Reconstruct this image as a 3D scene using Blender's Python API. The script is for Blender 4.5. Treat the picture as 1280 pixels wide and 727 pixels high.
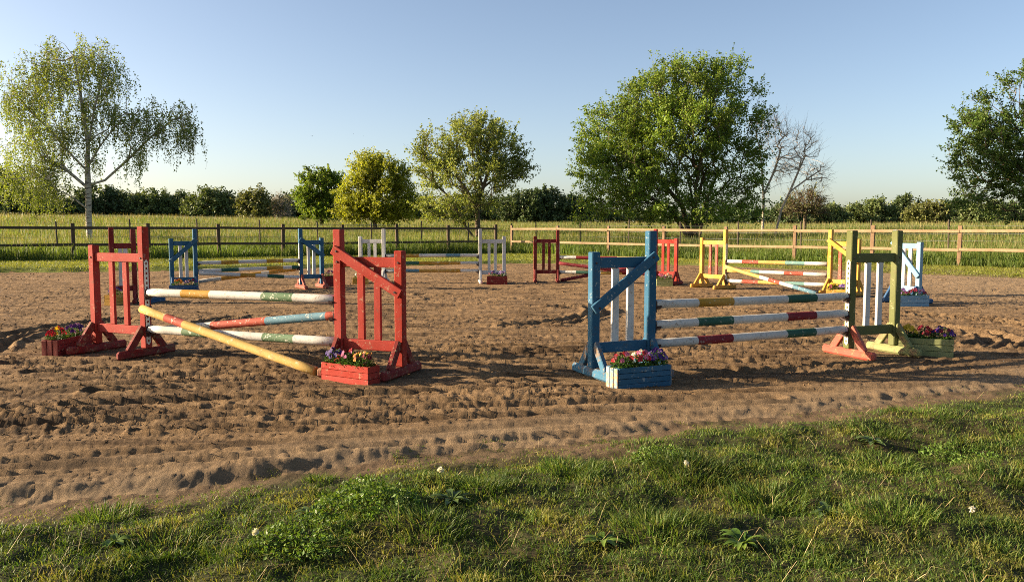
import bpy, bmesh, math, random
import numpy as np
from mathutils import Vector, Matrix
for o in list(bpy.data.objects): bpy.data.objects.remove(o)
random.seed(4); rng = np.random.default_rng(4)
sc = bpy.context.scene
C = sc.collection
# ------------------------------------------------------------------ camera, sky, sun, exposure
CAM_H = 1.5
cam_d = bpy.data.cameras.new('camera'); cam = bpy.data.objects.new('camera', cam_d); C.objects.link(cam)
cam_d.sensor_width = 36; cam_d.lens = 28.125; cam_d.clip_start = .05; cam_d.clip_end = 5000
cam.location = (0, 0, CAM_H); cam.rotation_euler = (math.radians(90 - 4.43), 0, 0)
sc.camera = cam
SUN_EL, SUN_AZ = 15.5, -87.0          # azimuth measured clockwise from +Y (the view); -90 is due left
w = bpy.data.worlds.new('World'); sc.world = w; w.use_nodes = True
nt = w.node_tree; bg = nt.nodes['Background']
sky = nt.nodes.new('ShaderNodeTexSky'); sky.sky_type = 'NISHITA'; sky.sun_disc = False
sky.sun_elevation = math.radians(SUN_EL); sky.sun_rotation = math.radians(SUN_AZ)
sky.air_density = .72; sky.dust_density = 1.5; sky.ozone_density = .4
tint = nt.nodes.new('ShaderNodeMix'); tint.data_type = 'RGBA'; tint.blend_type = 'MULTIPLY'; tint.inputs[0].default_value = 1; tint.inputs[7].default_value = (1.012, .995, 1.0, 1)   # camera white balance
nt.links.new(sky.outputs[0], tint.inputs[6]); nt.links.new(tint.outputs[2], bg.inputs[0]); bg.inputs[1].default_value = 0.062
sd = bpy.data.lights.new('sun', 'SUN'); sd.energy = 5.0; sd.angle = math.radians(.53); sd.color = (1, .80, .56)
sun = bpy.data.objects.new('sun', sd); C.objects.link(sun)
az, el = math.radians(SUN_AZ), math.radians(SUN_EL)
to_sun = Vector((math.sin(az) * math.cos(el), math.cos(az) * math.cos(el), math.sin(el)))
sun.rotation_euler = to_sun.to_track_quat('Z', 'Y').to_euler(); sun.location = (-30, 0, 20)
sc.cycles.use_denoising = False; sc.cycles.filter_width = .95; sc.cycles.sample_clamp_indirect = 4
sc.view_settings.view_transform = 'Standard'; sc.view_settings.look = 'None'
sc.view_settings.exposure = 1.85; sc.view_settings.gamma = 1; sc.view_settings.use_curve_mapping = False

# ------------------------------------------------------------------ materials
def newmat(name):
    m = bpy.data.materials.new(name); m.use_nodes = True
    t = m.node_tree; t.nodes.clear()
    return m, t, t.nodes, t.links
def N(t, kind, **kw):
    n = t.nodes.new(kind)
    for k, v in kw.items():
        if k in n.inputs: n.inputs[k].default_value = v
        else: setattr(n, k, v)
    return n
def noise(t, vec, scale, detail=3, rough=.55):
    n = N(t, 'ShaderNodeTexNoise', Scale=scale, Detail=detail, Roughness=rough)
    if vec is not None: t.links.new(vec, n.inputs['Vector'])
    return n.outputs['Fac']
def ramp(t, fac, stops):
    r = t.nodes.new('ShaderNodeValToRGB'); e = r.color_ramp.elements
    while len(e) < len(stops): e.new(.5)
    for i, (p, c) in enumerate(stops):
        e[i].position = p; e[i].color = (c, c, c, 1) if not hasattr(c, '__len__') else (*c[:3], 1)
    t.links.new(fac, r.inputs[0]); return r.outputs[0]
def mix(t, fac, a, b, mode='MIX'):
    m = t.nodes.new('ShaderNodeMix'); m.data_type = 'RGBA'; m.blend_type = mode
    for s, v in ((0, fac), (6, a), (7, b)):
        if hasattr(v, 'default_value'): t.links.new(v, m.inputs[s])
        elif s == 0: m.inputs[0].default_value = v
        else: m.inputs[s].default_value = (*v[:3], 1)
    return m.outputs[2]
def bump(t, h, strength, dist):
    b = N(t, 'ShaderNodeBump', Strength=strength, Distance=dist); t.links.new(h, b.inputs['Height']); return b.outputs[0]
def finish(t, col, rough=.7, normal=None, spec=.3):
    p = N(t, 'ShaderNodeBsdfPrincipled'); o = N(t, 'ShaderNodeOutputMaterial')
    if hasattr(col, 'default_value'): t.links.new(col, p.inputs['Base Color'])
    else: p.inputs['Base Color'].default_value = (*col, 1)
    if hasattr(rough, 'default_value'): t.links.new(rough, p.inputs['Roughness'])
    else: p.inputs['Roughness'].default_value = rough
    p.inputs['Specular IOR Level'].default_value = spec
    if normal is not None: t.links.new(normal, p.inputs['Normal'])
    t.links.new(p.outputs[0], o.inputs[0]); return p
def coords(t, kind='Object'): return t.nodes.new('ShaderNodeTexCoord').outputs[kind]
def objvec(t, mul=17.0):                     # object coords shifted by a per-object random, so copies do not repeat
    tc = coords(t); oi = t.nodes.new('ShaderNodeObjectInfo')
    m = N(t, 'ShaderNodeMath', operation='MULTIPLY'); t.links.new(oi.outputs['Random'], m.inputs[0]); m.inputs[1].default_value = mul
    a = N(t, 'ShaderNodeVectorMath', operation='ADD'); t.links.new(tc, a.inputs[0]); t.links.new(m.outputs[0], a.inputs[1])
    return a.outputs[0], oi.outputs['Random']
WOOD = (.30, .20, .12)
def paint(name, col, wear=.35, under=WOOD, rough=.55, mud=0):
    m, t, n, l = newmat(name); col = tuple(c * .70 for c in col)
    v, rnd = objvec(t)
    big = noise(t, v, 2.2, 4); fine = noise(t, v, 38, 5, .65); mid = noise(t, v, 12, 5, .7)
    lum = sum(col) / 3
    fade = tuple(c * .86 + lum * .14 + .012 for c in col); deep = tuple(c * .70 for c in col)
    c = mix(t, ramp(t, big, [(.35, 0), (.65, 1)]), deep, fade)
    c = mix(t, .30, c, col)
    # chipped paint
    s = N(t, 'ShaderNodeMath', operation='MULTIPLY'); l.new(mid, s.inputs[0]); l.new(fine, s.inputs[1])
    th = .385 - .14 * wear
    chip = ramp(t, s.outputs[0], [(th, 0), (th + .03, 1)])
    c = mix(t, chip, c, under)
    # dirt specks / streaks
    dirt = ramp(t, noise(t, v, 16, 6, .7), [(.56, 0), (.72, .5)])
    c = mix(t, dirt, c, (.10, .07, .045))
    if mud: c = mix(t, ramp(t, noise(t, v, 6, 6, .75), [(.48, 0), (.62, mud)]), c, (.17, .105, .055))
    nb = bump(t, fine, .25, .004)
    finish(t, c, max(rough, .72), nb, .14); return m
def timber(name, c1, c2, rough=.8):
    m, t, n, l = newmat(name); v, rnd = objvec(t)
    mp = N(t, 'ShaderNodeMapping'); l.new(v, mp.inputs[0]); mp.inputs['Scale'].default_value = (3, 3, 30)
    g = noise(t, v, 14, 6, .7); big = noise(t, v, 1.7, 3)
    c = mix(t, ramp(t, g, [(.3, 0), (.7, 1)]), c1, c2)
    c = mix(t, ramp(t, big, [(.35, 0), (.7, .6)]), c, tuple(x * .6 for x in c1))
    finish(t, c, rough, bump(t, g, .5, .006), .2); return m
def leafmat(name, cols, trans=.35, nscale=.35, rough=.5):
    m, t, n, l = newmat(name)
    ge = t.nodes.new('ShaderNodeNewGeometry')
    c = ramp(t, ge.outputs['Random Per Island'], [(i / max(1, len(cols) - 1), c) for i, c in enumerate(cols)])
    pn = ramp(t, noise(t, coords(t), nscale, 2), [(.3, .62), (.7, 1.3)])
    c = mix(t, 1, c, pn, 'MULTIPLY')
    p = N(t, 'ShaderNodeBsdfPrincipled', Roughness=rough); p.inputs['Specular IOR Level'].default_value = .25
    l.new(c, p.inputs['Base Color'])
    tr = N(t, 'ShaderNodeBsdfTranslucent'); l.new(mix(t, 1, c, (1.25, 1.2, .55), 'MULTIPLY'), tr.inputs[0])
    ms = N(t, 'ShaderNodeMixShader', Fac=trans); l.new(p.outputs[0], ms.inputs[1]); l.new(tr.outputs[0], ms.inputs[2])
    o = N(t, 'ShaderNodeOutputMaterial'); l.new(ms.outputs[0], o.inputs[0]); return m
def plain(name, col, rough=.7, spec=.3):
    m, t, n, l = newmat(name); v, rnd = objvec(t)
    f = noise(t, v, 30, 3)
    c = mix(t, ramp(t, f, [(.3, 0), (.7, 1)]), tuple(x * .8 for x in col), tuple(min(1, x * 1.12) for x in col))
    finish(t, c, rough, bump(t, f, .15, .003), spec); return m

M = {}
M['red'] = paint('red_paint', (.42, .032, .015), .4, (.30, .13, .085))
M['darkred'] = paint('dark_red_paint', (.24, .022, .018), .4)
M['salmon'] = paint('salmon_paint', (.56, .11, .07), .4, (.5, .3, .2))
M['brickred'] = paint('brick_red_paint', (.42, .10, .065), .4)
M['blue'] = paint('blue_paint', (.035, .145, .255), .35, (.22, .25, .25))
M['skyblue'] = paint('sky_blue_paint', (.22, .42, .58), .35, (.5, .5, .45))
M['deepblue'] = paint('deep_blue_paint', (.04, .12, .26), .35, (.3, .32, .32))
M['olive'] = paint('olive_paint', (.155, .168, .050), .35, (.3, .27, .14))
M['palegreen'] = paint('pale_green_paint', (.29, .315, .12), .4, (.4, .35, .2))
M['yellow'] = paint('yellow_paint', (.66, .36, .045), .4, (.5, .35, .2))
M['white'] = paint('white_paint', (.74, .73, .69), .4, (.42, .36, .28))
M['bandwhite'] = paint('white_pole_paint', (.74, .71, .64), .45, (.30, .25, .20), .5)
M['bandgreen'] = paint('green_pole_paint', (.035, .13, .085), .4, (.2, .22, .17), .5)
M['palebandgreen'] = paint('worn_green_pole_paint', (.15, .25, .13), .55, (.5, .5, .4), .5)
M['bandred'] = paint('crimson_pole_paint', (.27, .022, .03), .4, (.3, .2, .17), .5)
M['bandbrightred'] = paint('orange_red_pole_paint', (.50, .09, .05), .45, (.6, .42, .35), .5)
M['bandochre'] = paint('ochre_pole_paint', (.56, .30, .035), .45, (.5, .42, .25), .5)
M['bandyellow'] = paint('yellow_pole_paint', (.66, .42, .10), .5, (.55, .42, .25), .5)
M['bandblue'] = paint('blue_pole_paint', (.14, .29, .37), .5, (.5, .48, .42), .5)
M['bandteal'] = paint('teal_pole_paint', (.20, .38, .34), .5, (.5, .48, .42), .5)
M['track'] = plain('cream_track_metal', (.60, .57, .47), .5)
M['cup'] = plain('dark_cup_metal', (.05, .03, .03), .5)
M['redcup'] = plain('red_cup_plastic', (.25, .03, .03), .5)
M['soil'] = plain('potting_soil', (.045, .03, .02), .95)
M['peeling'] = paint('peeling_blue_white_paint', (.22, .33, .40), 1.0, (.42, .24, .13))
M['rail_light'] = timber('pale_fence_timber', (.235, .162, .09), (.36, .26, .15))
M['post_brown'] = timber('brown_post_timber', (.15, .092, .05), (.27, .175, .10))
M['rail_shaded'] = timber('shaded_fence_timber', (.06, .042, .027), (.11, .077, .048))  # left fence: same wood, with its shade put into the colour
M['wire'] = plain('galvanised_wire', (.25, .25, .24), .5)
M['stake'] = timber('dark_stake_timber', (.07, .055, .04), (.13, .10, .07))
M['bark'] = timber('brown_bark', (.085, .062, .04), (.17, .13, .085), .9)
M['greybark'] = timber('grey_bark', (.40, .33, .25), (.54, .45, .34), .9)
def birchbark():
    m, t, n, l = newmat('birch_bark'); v = coords(t)
    mp = N(t, 'ShaderNodeMapping'); l.new(v, mp.inputs[0]); mp.inputs['Scale'].default_value = (1.2, 1.2, 5)
    f = ramp(t, noise(t, mp.outputs[0], 2.2, 5, .7), [(.5, 0), (.62, 1)])
    c = mix(t, f, (.40, .355, .29), (.07, .055, .045)); finish(t, c, .8, None, .2); return m
M['birchbark'] = birchbark()
# leaves
M['leaf_big'] = leafmat('fresh_green_leaf', [(.10, .18, .022), (.15, .225, .03), (.205, .265, .04)], 0.42, .22)
M['leaf_mid'] = leafmat('spring_leaf', [(.165, .22, .045), (.22, .265, .06), (.275, .30, .085)], 0.44, .3)
M['leaf_yel'] = leafmat('yellow_green_leaf', [(.21, .25, .025), (.28, .31, .03), (.34, .345, .045)], 0.44, .3)
M['leaf_birch'] = leafmat('birch_leaf', [(.125, .185, .032), (.17, .225, .042), (.23, .265, .055)], 0.44, .25)
M['leaf_dark'] = leafmat('deep_green_leaf', [(.05, .10, .018), (.075, .13, .02), (.11, .155, .03)], 0.36, .25)
M['leaf_far'] = leafmat('far_green_leaf', [(.085, .125, .045), (.12, .165, .05), (.16, .195, .06)], .25, .12)  # far leaf colours are lightened to stand in for haze
M['leaf_fardark'] = leafmat('far_dark_leaf', [(.052, .088, .034), (.075, .112, .04), (.10, .135, .046)], .22, .12)
M['leaf_faryel'] = leafmat('far_yellow_leaf', [(.115, .135, .04), (.145, .16, .045), (.18, .185, .055)], .28, .12)
M['leaf_brown'] = leafmat('brown_bud_leaf', [(.10, .105, .035), (.125, .13, .04), (.13, .15, .045)], .25, .2)
# grasses
M['grass_fore'] = leafmat('verge_grass', [(.034, .075, .011), (.06, .112, .016), (.10, .15, .024), (.17, .18, .045)], 0.40, 1.6, .55)
M['grass_moss'] = leafmat('yellow_grass', [(.11, .145, .02), (.155, .18, .027), (.20, .20, .04), (.23, .19, .075)], .38, 1.6, .6)
M['grass_straw'] = leafmat('dry_stem', [(.30, .22, .10), (.40, .31, .16), (.48, .38, .21)], .25, 2, .6)
M['grass_tall'] = leafmat('tall_meadow_grass', [(.075, .13, .02), (.105, .16, .027), (.16, .19, .042)], 0.42, .18, .55)
M['grass_seed'] = leafmat('meadow_seed_heads', [(.20, .18, .065), (.25, .22, .085), (.31, .265, .115)], .34, .12, .6)
M['grass_lawn'] = leafmat('mown_grass', [(.13, .165, .025), (.18, .20, .03), (.23, .225, .045)], 0.42, .3, .55)
M['weed'] = leafmat('weed_leaf', [(.065, .13, .018), (.095, .165, .024), (.14, .20, .034)], .32, 3, .45)
M['dock'] = leafmat('dock_leaf', [(.075, .125, .035), (.105, .155, .045)], .32, 3, .45)
M['pansy_leaf'] = leafmat('pansy_leaf', [(.035, .085, .014), (.055, .12, .018), (.10, .17, .03)], .3, 6, .45)
def petal(name, c): return leafmat(name, [tuple(x * .45 for x in c), tuple(x * .7 for x in c), tuple(min(1, x * .9) for x in c)], .25, 8, .5)
for k, c in dict(purple=(.05, .014, .19), red=(.50, .02, .035), orange=(.72, .26, .02), yellow=(.78, .55, .03), pink=(.58, .14, .30),
                 maroon=(.22, .012, .03), lilac=(.34, .18, .46), cream=(.75, .68, .5)).items(): M['petal_' + k] = petal(k + '_petal', c)
M['down'] = leafmat('dandelion_down', [(.6, .58, .54), (.75, .73, .68)], .4, 4)

def sandmat():
    m, t, n, l = newmat('raked_sand'); v = coords(t)
    big = noise(t, v, .22, 4); mid = noise(t, v, 1.6, 5, .65); fine = noise(t, v, 13, 6, .75); grain = noise(t, v, 90, 4, .8)
    c = mix(t, ramp(t, big, [(.35, 0), (.65, 1)]), (.205, .128, .062), (.305, .198, .102))
    c = mix(t, ramp(t, mid, [(.42, 0), (.66, .75)]), c, (.115, .072, .038))
    c = mix(t, ramp(t, fine, [(.40, .0), (.62, .55)]), c, (.37, .25, .14))
    c = mix(t, ramp(t, grain, [(.52, 0), (.68, .65)]), c, (.06, .038, .022))
    c = mix(t, ramp(t, noise(t, v, 44, 3, .7), [(.64, 0), (.70, .55)]), c, (.36, .27, .17))
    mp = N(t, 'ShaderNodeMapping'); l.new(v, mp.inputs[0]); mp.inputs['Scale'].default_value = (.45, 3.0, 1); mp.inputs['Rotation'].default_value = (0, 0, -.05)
    c = mix(t, ramp(t, noise(t, mp.outputs[0], 1.5, 6, .7), [(.47, 0), (.60, .8)]), c, (.085, .054, .030))   # shade of the harrow grooves, painted in as dark streaks
    at = N(t, 'ShaderNodeAttribute', attribute_name='dry'); c = mix(t, ramp(t, at.outputs['Fac'], [(.1, 0), (1, .62)]), c, (.34, .25, .155))
    h1 = mix(t, .45, mix(t, .5, noise(t, v, 24, 6, .8), noise(t, v, 55, 4, .7)), grain)
    finish(t, c, .95, bump(t, h1, 1.0, .075), .1); return m
def soilgrass(name, a, b, dirt, k):
    m, t, n, l = newmat(name); v = coords(t)
    n1 = noise(t, v, .5 * k, 5, .65); n2 = noise(t, v, 7 * k, 6, .75); n3 = noise(t, v, 60 * k, 4, .8)
    c = mix(t, ramp(t, n2, [(.35, 0), (.65, 1)]), a, b)
    c = mix(t, ramp(t, n1, [(.45, 0), (.62, .7)]), c, dirt)
    at = N(t, 'ShaderNodeAttribute', attribute_name='dry'); c = mix(t, ramp(t, at.outputs['Fac'], [(.35, 0), (.9, .9)]), c, (.15, .098, .058))
    c = mix(t, ramp(t, n3, [(.4, 0), (.7, .5)]), c, tuple(x * .5 for x in a))
    finish(t, c, .95, bump(t, mix(t, .5, n2, n3), .8, .02), .1); return m
M['sand'] = sandmat()
M['verge'] = soilgrass('verge_soil', (.030, .036, .013), (.050, .048, .020), (.10, .066, .036), 1)  # soil colour darkened to give the shade between the blades
M['lawn'] = soilgrass('lawn_ground', (.12, .15, .028), (.18, .19, .04), (.15, .15, .04), .6)
M['field'] = soilgrass('meadow_ground', (.085, .115, .028), (.125, .14, .04), (.14, .13, .05), .25)

# ------------------------------------------------------------------ helpers
def tag(o, label=None, cat=None, group=None, kind=None):
    if label: o['label'] = label
    if cat: o['category'] = cat
    if group: o['group'] = group
    if kind: o['kind'] = kind
    return o
def empty(name, loc=(0, 0, 0), rz=0):
    o = bpy.data.objects.new(name, None); C.objects.link(o); o.location = loc; o.rotation_euler = (0, 0, rz)
    o.empty_display_size = .1; return o
def link(name, me, parent=None, loc=None, rot=None):
    o = bpy.data.objects.new(name, me); C.objects.link(o)
    if parent: o.parent = parent
    if loc is not None: o.location = loc
    if rot is not None: o.rotation_euler = rot
    return o
def npmesh(name, V, F, mat, smooth=False, midx=None):
    """V (n,3); F list of int arrays (m,k)"""
    me = bpy.data.meshes.new(name)
    F = [np.asarray(f, dtype=np.int32) for f in F if len(f)]
    V = np.asarray(V, dtype=np.float32)
    loops = np.concatenate([f.ravel() for f in F]); tot = np.concatenate([np.full(len(f), f.shape[1], np.int32) for f in F])
    st = np.concatenate([[0], np.cumsum(tot)[:-1]]).astype(np.int32)
    me.vertices.add(len(V)); me.vertices.foreach_set('co', V.ravel())
    me.loops.add(len(loops)); me.loops.foreach_set('vertex_index', loops)
    me.polygons.add(len(tot)); me.polygons.foreach_set('loop_start', st); me.polygons.foreach_set('loop_total', tot)
    if midx is not None: me.polygons.foreach_set('material_index', np.asarray(midx, np.int32))
    me.polygons.foreach_set('use_smooth', np.full(len(tot), smooth, bool))
    me.update(calc_edges=True); me.validate()
    for mm in (mat if isinstance(mat, (list, tuple)) else [mat]): me.materials.append(mm)
    return me
def bm_done(bm, name, mat, parent=None, smooth=False):
    me = bpy.data.meshes.new(name); bmesh.ops.recalc_face_normals(bm, faces=bm.faces); bm.to_mesh(me); bm.free()
    for mm in (mat if isinstance(mat, (list, tuple)) else [mat]): me.materials.append(mm)
    if smooth: me.polygons.foreach_set('use_smooth', np.full(len(me.polygons), True))
    return link(name, me, parent)
def bm_box(bm, c, s, bev=.006, jit=.0015, rot=None):
    """bevelled, slightly uneven timber; c centre, s full size, rot 3x3"""
    r = bmesh.ops.create_cube(bm, size=1); vs = r['verts']
    bmesh.ops.scale(bm, vec=s, verts=vs)
    if bev:
        es = list({e for v in vs for e in v.link_edges})
        rb = bmesh.ops.bevel(bm, geom=es, offset=min(bev, min(s) * .3), segments=1, affect='EDGES', profile=.5)
        vs = list({v for f in rb['faces'] for v in f.verts} | {v for v in vs if v.is_valid})
    for v in vs: v.co += Vector((random.uniform(-jit, jit), random.uniform(-jit, jit), random.uniform(-jit, jit)))
    if rot is not None: bmesh.ops.rotate(bm, cent=(0, 0, 0), matrix=rot, verts=vs)
    bmesh.ops.translate(bm, vec=c, verts=vs)
    return vs
def box(name, c, s, mat, parent, bev=.006, rot=None, jit=.0015):
    bm = bmesh.new(); bm_box(bm, (0, 0, 0), s, bev, jit, rot)
    o = bm_done(bm, name, mat, parent); o.location = c; return o
def beam(name, p0, p1, wd, dp, mat, parent, up=(0, 1, 0), bev=.006):
    """bar from p0 to p1, width wd across, dp along 'up' """
    p0, p1 = Vector(p0), Vector(p1); z = (p1 - p0); L = z.length; z.normalize()
    y = Vector(up); y = (y - z * y.dot(z)).normalized(); x = y.cross(z)
    R = Matrix((x, y, z)).transposed()
    return box(name, (p0 + p1) / 2, (wd, dp, L), mat, parent, bev, R)
def tubes(P0, P1, R0, R1, k=5):
    P0, P1 = np.asarray(P0, float), np.asarray(P1, float); R0, R1 = np.asarray(R0, float), np.asarray(R1, float)
    d = P1 - P0; L = np.linalg.norm(d, axis=1, keepdims=True); d = d / np.maximum(L, 1e-6)
    a = np.where(np.abs(d[:, 2:3]) > .9, np.array([[1., 0, 0]]), np.array([[0, 0, 1.]]))
    u = np.cross(d, a); u /= np.linalg.norm(u, axis=1, keepdims=True); v = np.cross(d, u)
    n = len(P0); V = np.zeros((n, 2 * k, 3))
    for i in range(k):
        an = 2 * math.pi * i / k; r = u * math.cos(an) + v * math.sin(an)
        V[:, i] = P0 + r * R0[:, None]; V[:, k + i] = P1 + r * R1[:, None]
    b = (np.arange(n) * 2 * k)[:, None]
    F = np.concatenate([b + np.array([[i, (i + 1) % k, k + (i + 1) % k, k + i]]) for i in range(k)])
    return V.reshape(-1, 3), F
def hash2(ix, iy, s):
    h = (ix * 374761393 + iy * 668265263 + s * 974634777) & 0xffffffff
    h = ((h ^ (h >> 13)) * 1274126177) & 0xffffffff
    return ((h ^ (h >> 16)) & 0xffff) / 65536.0
def perlin(x, y, s=0):
    x = np.asarray(x, float); y = np.asarray(y, float)
    ix, iy = np.floor(x).astype(np.int64), np.floor(y).astype(np.int64); fx, fy = x - ix, y - iy
    def g(dx, dy):
        a = hash2(ix + dx, iy + dy, s) * 2 * np.pi
        return np.cos(a) * (fx - dx) + np.sin(a) * (fy - dy)
    u = fx * fx * fx * (fx * (fx * 6 - 15) + 10); v = fy * fy * fy * (fy * (fy * 6 - 15) + 10)
    a = g(0, 0) * (1 - u) + g(1, 0) * u; b = g(0, 1) * (1 - u) + g(1, 1) * u
    return (a * (1 - v) + b * v) * 1.4
def sstep(x, a=0., b=1.):
    t = np.clip((np.asarray(x, float) - a) / (b - a), 0, 1); return t * t * (3 - 2 * t)

# ------------------------------------------------------------------ terrain
NX = [-30, -12, -6, -2.75, -1.95, -1.3, -.43, 0, .72, 1.41, 2.16, 3.15, 4.05, 4.87, 8, 14, 40]
NY = [-3, 1.2, 3.05, 4.3, 4.55, 4.9, 5.32, 5.46, 5.74, 6.12, 6.35, 6.85, 7.25, 7.62, 9.3, 13, 28]
FX = [-60, -26, -17.5, -12.5, -7.3, -2.7, .35, 4, 7.3, 10.6, 13.4, 15.5, 30]
FY = [10, 23.4, 27.3, 28.3, 30.6, 33.3, 34.6, 34.3, 33, 29.4, 26.3, 24.2, 12]
GX = [-60, -38, -18.9, 0, 17.6, 60]; GY = [9, 22.9, 34.5, 46, 31.5, -3]
def fence_y(x): return np.interp(x, GX, GY)
def d_near(x, y): return (y - np.interp(x, NX, NY)) * .9 + .10 * perlin(x * 1.7, y * 1.7, 11) + .05 * perlin(x * 6, y * 6, 12)
def d_far(x, y): return (np.interp(x, FX, FY) - y) * .82 + .16 * perlin(x * .8, y * .8, 13) + .06 * perlin(x * 3, y * 3, 14)
def Hbase(x, y):
    x = np.asarray(x, float); y = np.asarray(y, float)
    dn, df = d_near(x, y), d_far(x, y)
    z = np.zeros_like(x + y)
    # near verge: low ridge of sand, a gutter, then uneven turf
    ds = (y - np.interp(x, NX, NY)) * .9 + .05 * perlin(x * .8, y * .8, 15)
    z = z + .036 * np.interp(x, [-3, .3, 1.4, 3], [1, 1, .5, .25]) * (.75 + .8 * perlin(x * 1.1, y * 1.1, 16)) * sstep(ds, .0, .15 + .05 * perlin(x * 3, y * 3, 17)) * np.exp(-np.maximum(ds - .15, 0) / .55) - .015 * np.exp(-((ds + .06) / .14) ** 2)
    vg = sstep(-dn, .05, .75)
    z = z + vg * (.055 + .05 * perlin(x * .9, y * 1.1, 21) + .036 * perlin(x * 2.4, y * 2.8, 22) + .020 * perlin(x * 6.2, y * 6.6, 25))
    # far lawn stands a little above the sand, higher on the left
    hl = np.interp(x, [-20, -6, 3, 9], [.17, .15, .12, .05])
    z = z + hl * sstep(-df, -.05, .40) + sstep(-df, 0, 2) * .03 * perlin(x * .35, y * .35, 23)
    b = (y - fence_y(x)) * .8
    z = z + np.interp(x, [-60, 0, 30], [.040, .033, .026]) * np.clip(b, 0, 85) + .12 * sstep(b, 0, 12) * perlin(x * .12, y * .12, 24)
    return z
TRACKS = []
def arc(cx, cy, r, a0, a1, n=22): return [(cx + r * math.cos(math.radians(a0 + (a1 - a0) * i / n)), cy + r * math.sin(math.radians(a0 + (a1 - a0) * i / n))) for i in range(n + 1)]
def track(pts, wd=.10, dep=.060): TRACKS.append((np.array(pts, float), wd, dep))
for cx, cy, r, a0, a1 in ((5.85, 11.9, 2.05, -75, 55), (5.85, 11.9, 2.32, -70, 60), (5.2, 11.4, 1.65, -60, 62), (5.2, 11.4, 1.42, -60, 60),
                          (-4.2, 11.3, 2.6, 140, 215), (-4.2, 11.3, 2.85, 138, 212), (-.9, 14.6, 2.4, -70, 10), (-.9, 14.6, 2.65, -72, 12),
                          (-3.0, 12.4, 1.9, 150, 235), (2.2, 13.5, 2.2, 20, 130)):
    track(arc(cx, cy, r, a0, a1))
for k in range(15):                                       # long wheel and harrow lines
    y0 = 5.3 + k * .34 + random.uniform(-.1, .1); s = random.uniform(.10, .27); cv = random.uniform(-.010, .010)
    x0 = random.uniform(-7, -2); x1 = random.uniform(.5, 7)
    track([(x, y0 + s * x + cv * x * x) for x in np.linspace(x0, x1, 26)], random.choice((.05, .065, .08)), random.uniform(.035, .055))
for k in range(12):
    y0 = 10.5 + k * 1.1 + random.uniform(-.4, .4); s = random.uniform(.05, .22) * random.choice((1, 1, -1)); cv = random.uniform(-.02, .02); x0 = random.uniform(-10, 2)
    track([(x, y0 + s * x + cv * x * x) for x in np.linspace(x0, x0 + random.uniform(5, 10), 26)], .09, random.uniform(.02, .04))
def sand_relief(x, y):
    wx = x + .10 * perlin(x * 1.9, y * 1.9, 41) + .03 * perlin(x * 7, y * 7, 43); wy = y + .10 * perlin(x * 1.9, y * 1.9, 42) + .03 * perlin(x * 7, y * 7, 44)
    churn = .30 + 1.0 * sstep(perlin(x * .35, y * .8, 30), -.35, .35)
    rg = lambda n: (1 - np.minimum(np.abs(n) * 1.6, 1)) ** 2 - .33
    ys = wy - .16 * wx; yl = y - .16 * x
    z = .010 * perlin(wx * .7, ys * 2.4, 31)
    z = z + churn * (.013 * rg(perlin(wx * 1.5, ys * 9.5, 32)) + .007 * perlin(wx * 3.8, ys * 10.0, 33))
    z = z + (.35 + .65 * churn) * (.015 * rg(perlin(wx * 7.5, ys * 17, 34)) + .012 * rg(perlin(wx * 18, ys * 27, 35)) + .012 * perlin(wx * 27, ys * 31, 36)) + .007 * perlin(x * 50, y * 44, 40)
    z = z + .022 * (1 - 2 * np.abs(perlin(x * .22, yl * 3.6, 37))) + .019 * (1 - 2 * np.abs(perlin(x * .45, yl * 8, 38)))
    # hoof prints: hollows with a pushed-up crumbling rim, one per jittered cell
    for cs, seed, depth in ((.80, 50, .026), (.6, 60, .018)):
        ix, iy = np.floor(x / cs).astype(np.int64), np.floor(y / cs).astype(np.int64)
        for dx in (-1, 0, 1):
            for dy in (-1, 0, 1):
                jx, jy = ix + dx, iy + dy
                px = (jx + .1 + .8 * hash2(jx, jy, seed)) * cs; py = (jy + .1 + .8 * hash2(jx, jy, seed + 1)) * cs
                on = (hash2(jx, jy, seed + 2) < .42) * (.5 + .8 * hash2(jx, jy, seed + 4)); r = .040 + .05 * hash2(jx, jy, seed + 3)
                q = np.hypot((wx - px) * .85, wy - py) / r
                z = z + on * depth * (-np.exp(-(q ** 2) * 1.4) + .55 * np.exp(-((q - 1.45) / .42) ** 2) * (.4 + 1.2 * sstep(perlin(x * 14, y * 14, 39), -.3, .3)))
    for pts, wd, dep in TRACKS:
        lo, hi = pts.min(0) - 4 * wd, pts.max(0) + 4 * wd
        idx = np.nonzero((x > lo[0]) & (x < hi[0]) & (y > lo[1]) & (y < hi[1]))[0]
        if not len(idx): continue
        px, py = x[idx], y[idx]; dm = np.full(len(idx), 9.)
        for (ax, ay), (bx, by) in zip(pts[:-1], pts[1:]):
            ex, ey = bx - ax, by - ay; tt = np.clip(((px - ax) * ex + (py - ay) * ey) / (ex * ex + ey * ey), 0, 1)
            dm = np.minimum(dm, np.hypot(px - ax - tt * ex, py - ay - tt * ey))
        dm = dm + .22 * wd * perlin(px * 9, py * 9, 47); q = dm / wd
        z[idx] = z[idx] * (1 - .85 * np.exp(-(q / 1.3) ** 2)) - 1.35 * dep * (1.0 + .10 * np.sin(px * 75 + py * 40) + .35 * perlin(px * 7, py * 9, 48)) * np.exp(-(q ** 2) * 1.2) + .95 * dep * np.exp(-((q - 1.6) / .5) ** 2)
    return z
def H(x, y): return Hbase(x, y)
def Hs(x, y): return float(Hbase(np.array([float(x)]), np.array([float(y)]))[0])

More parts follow.
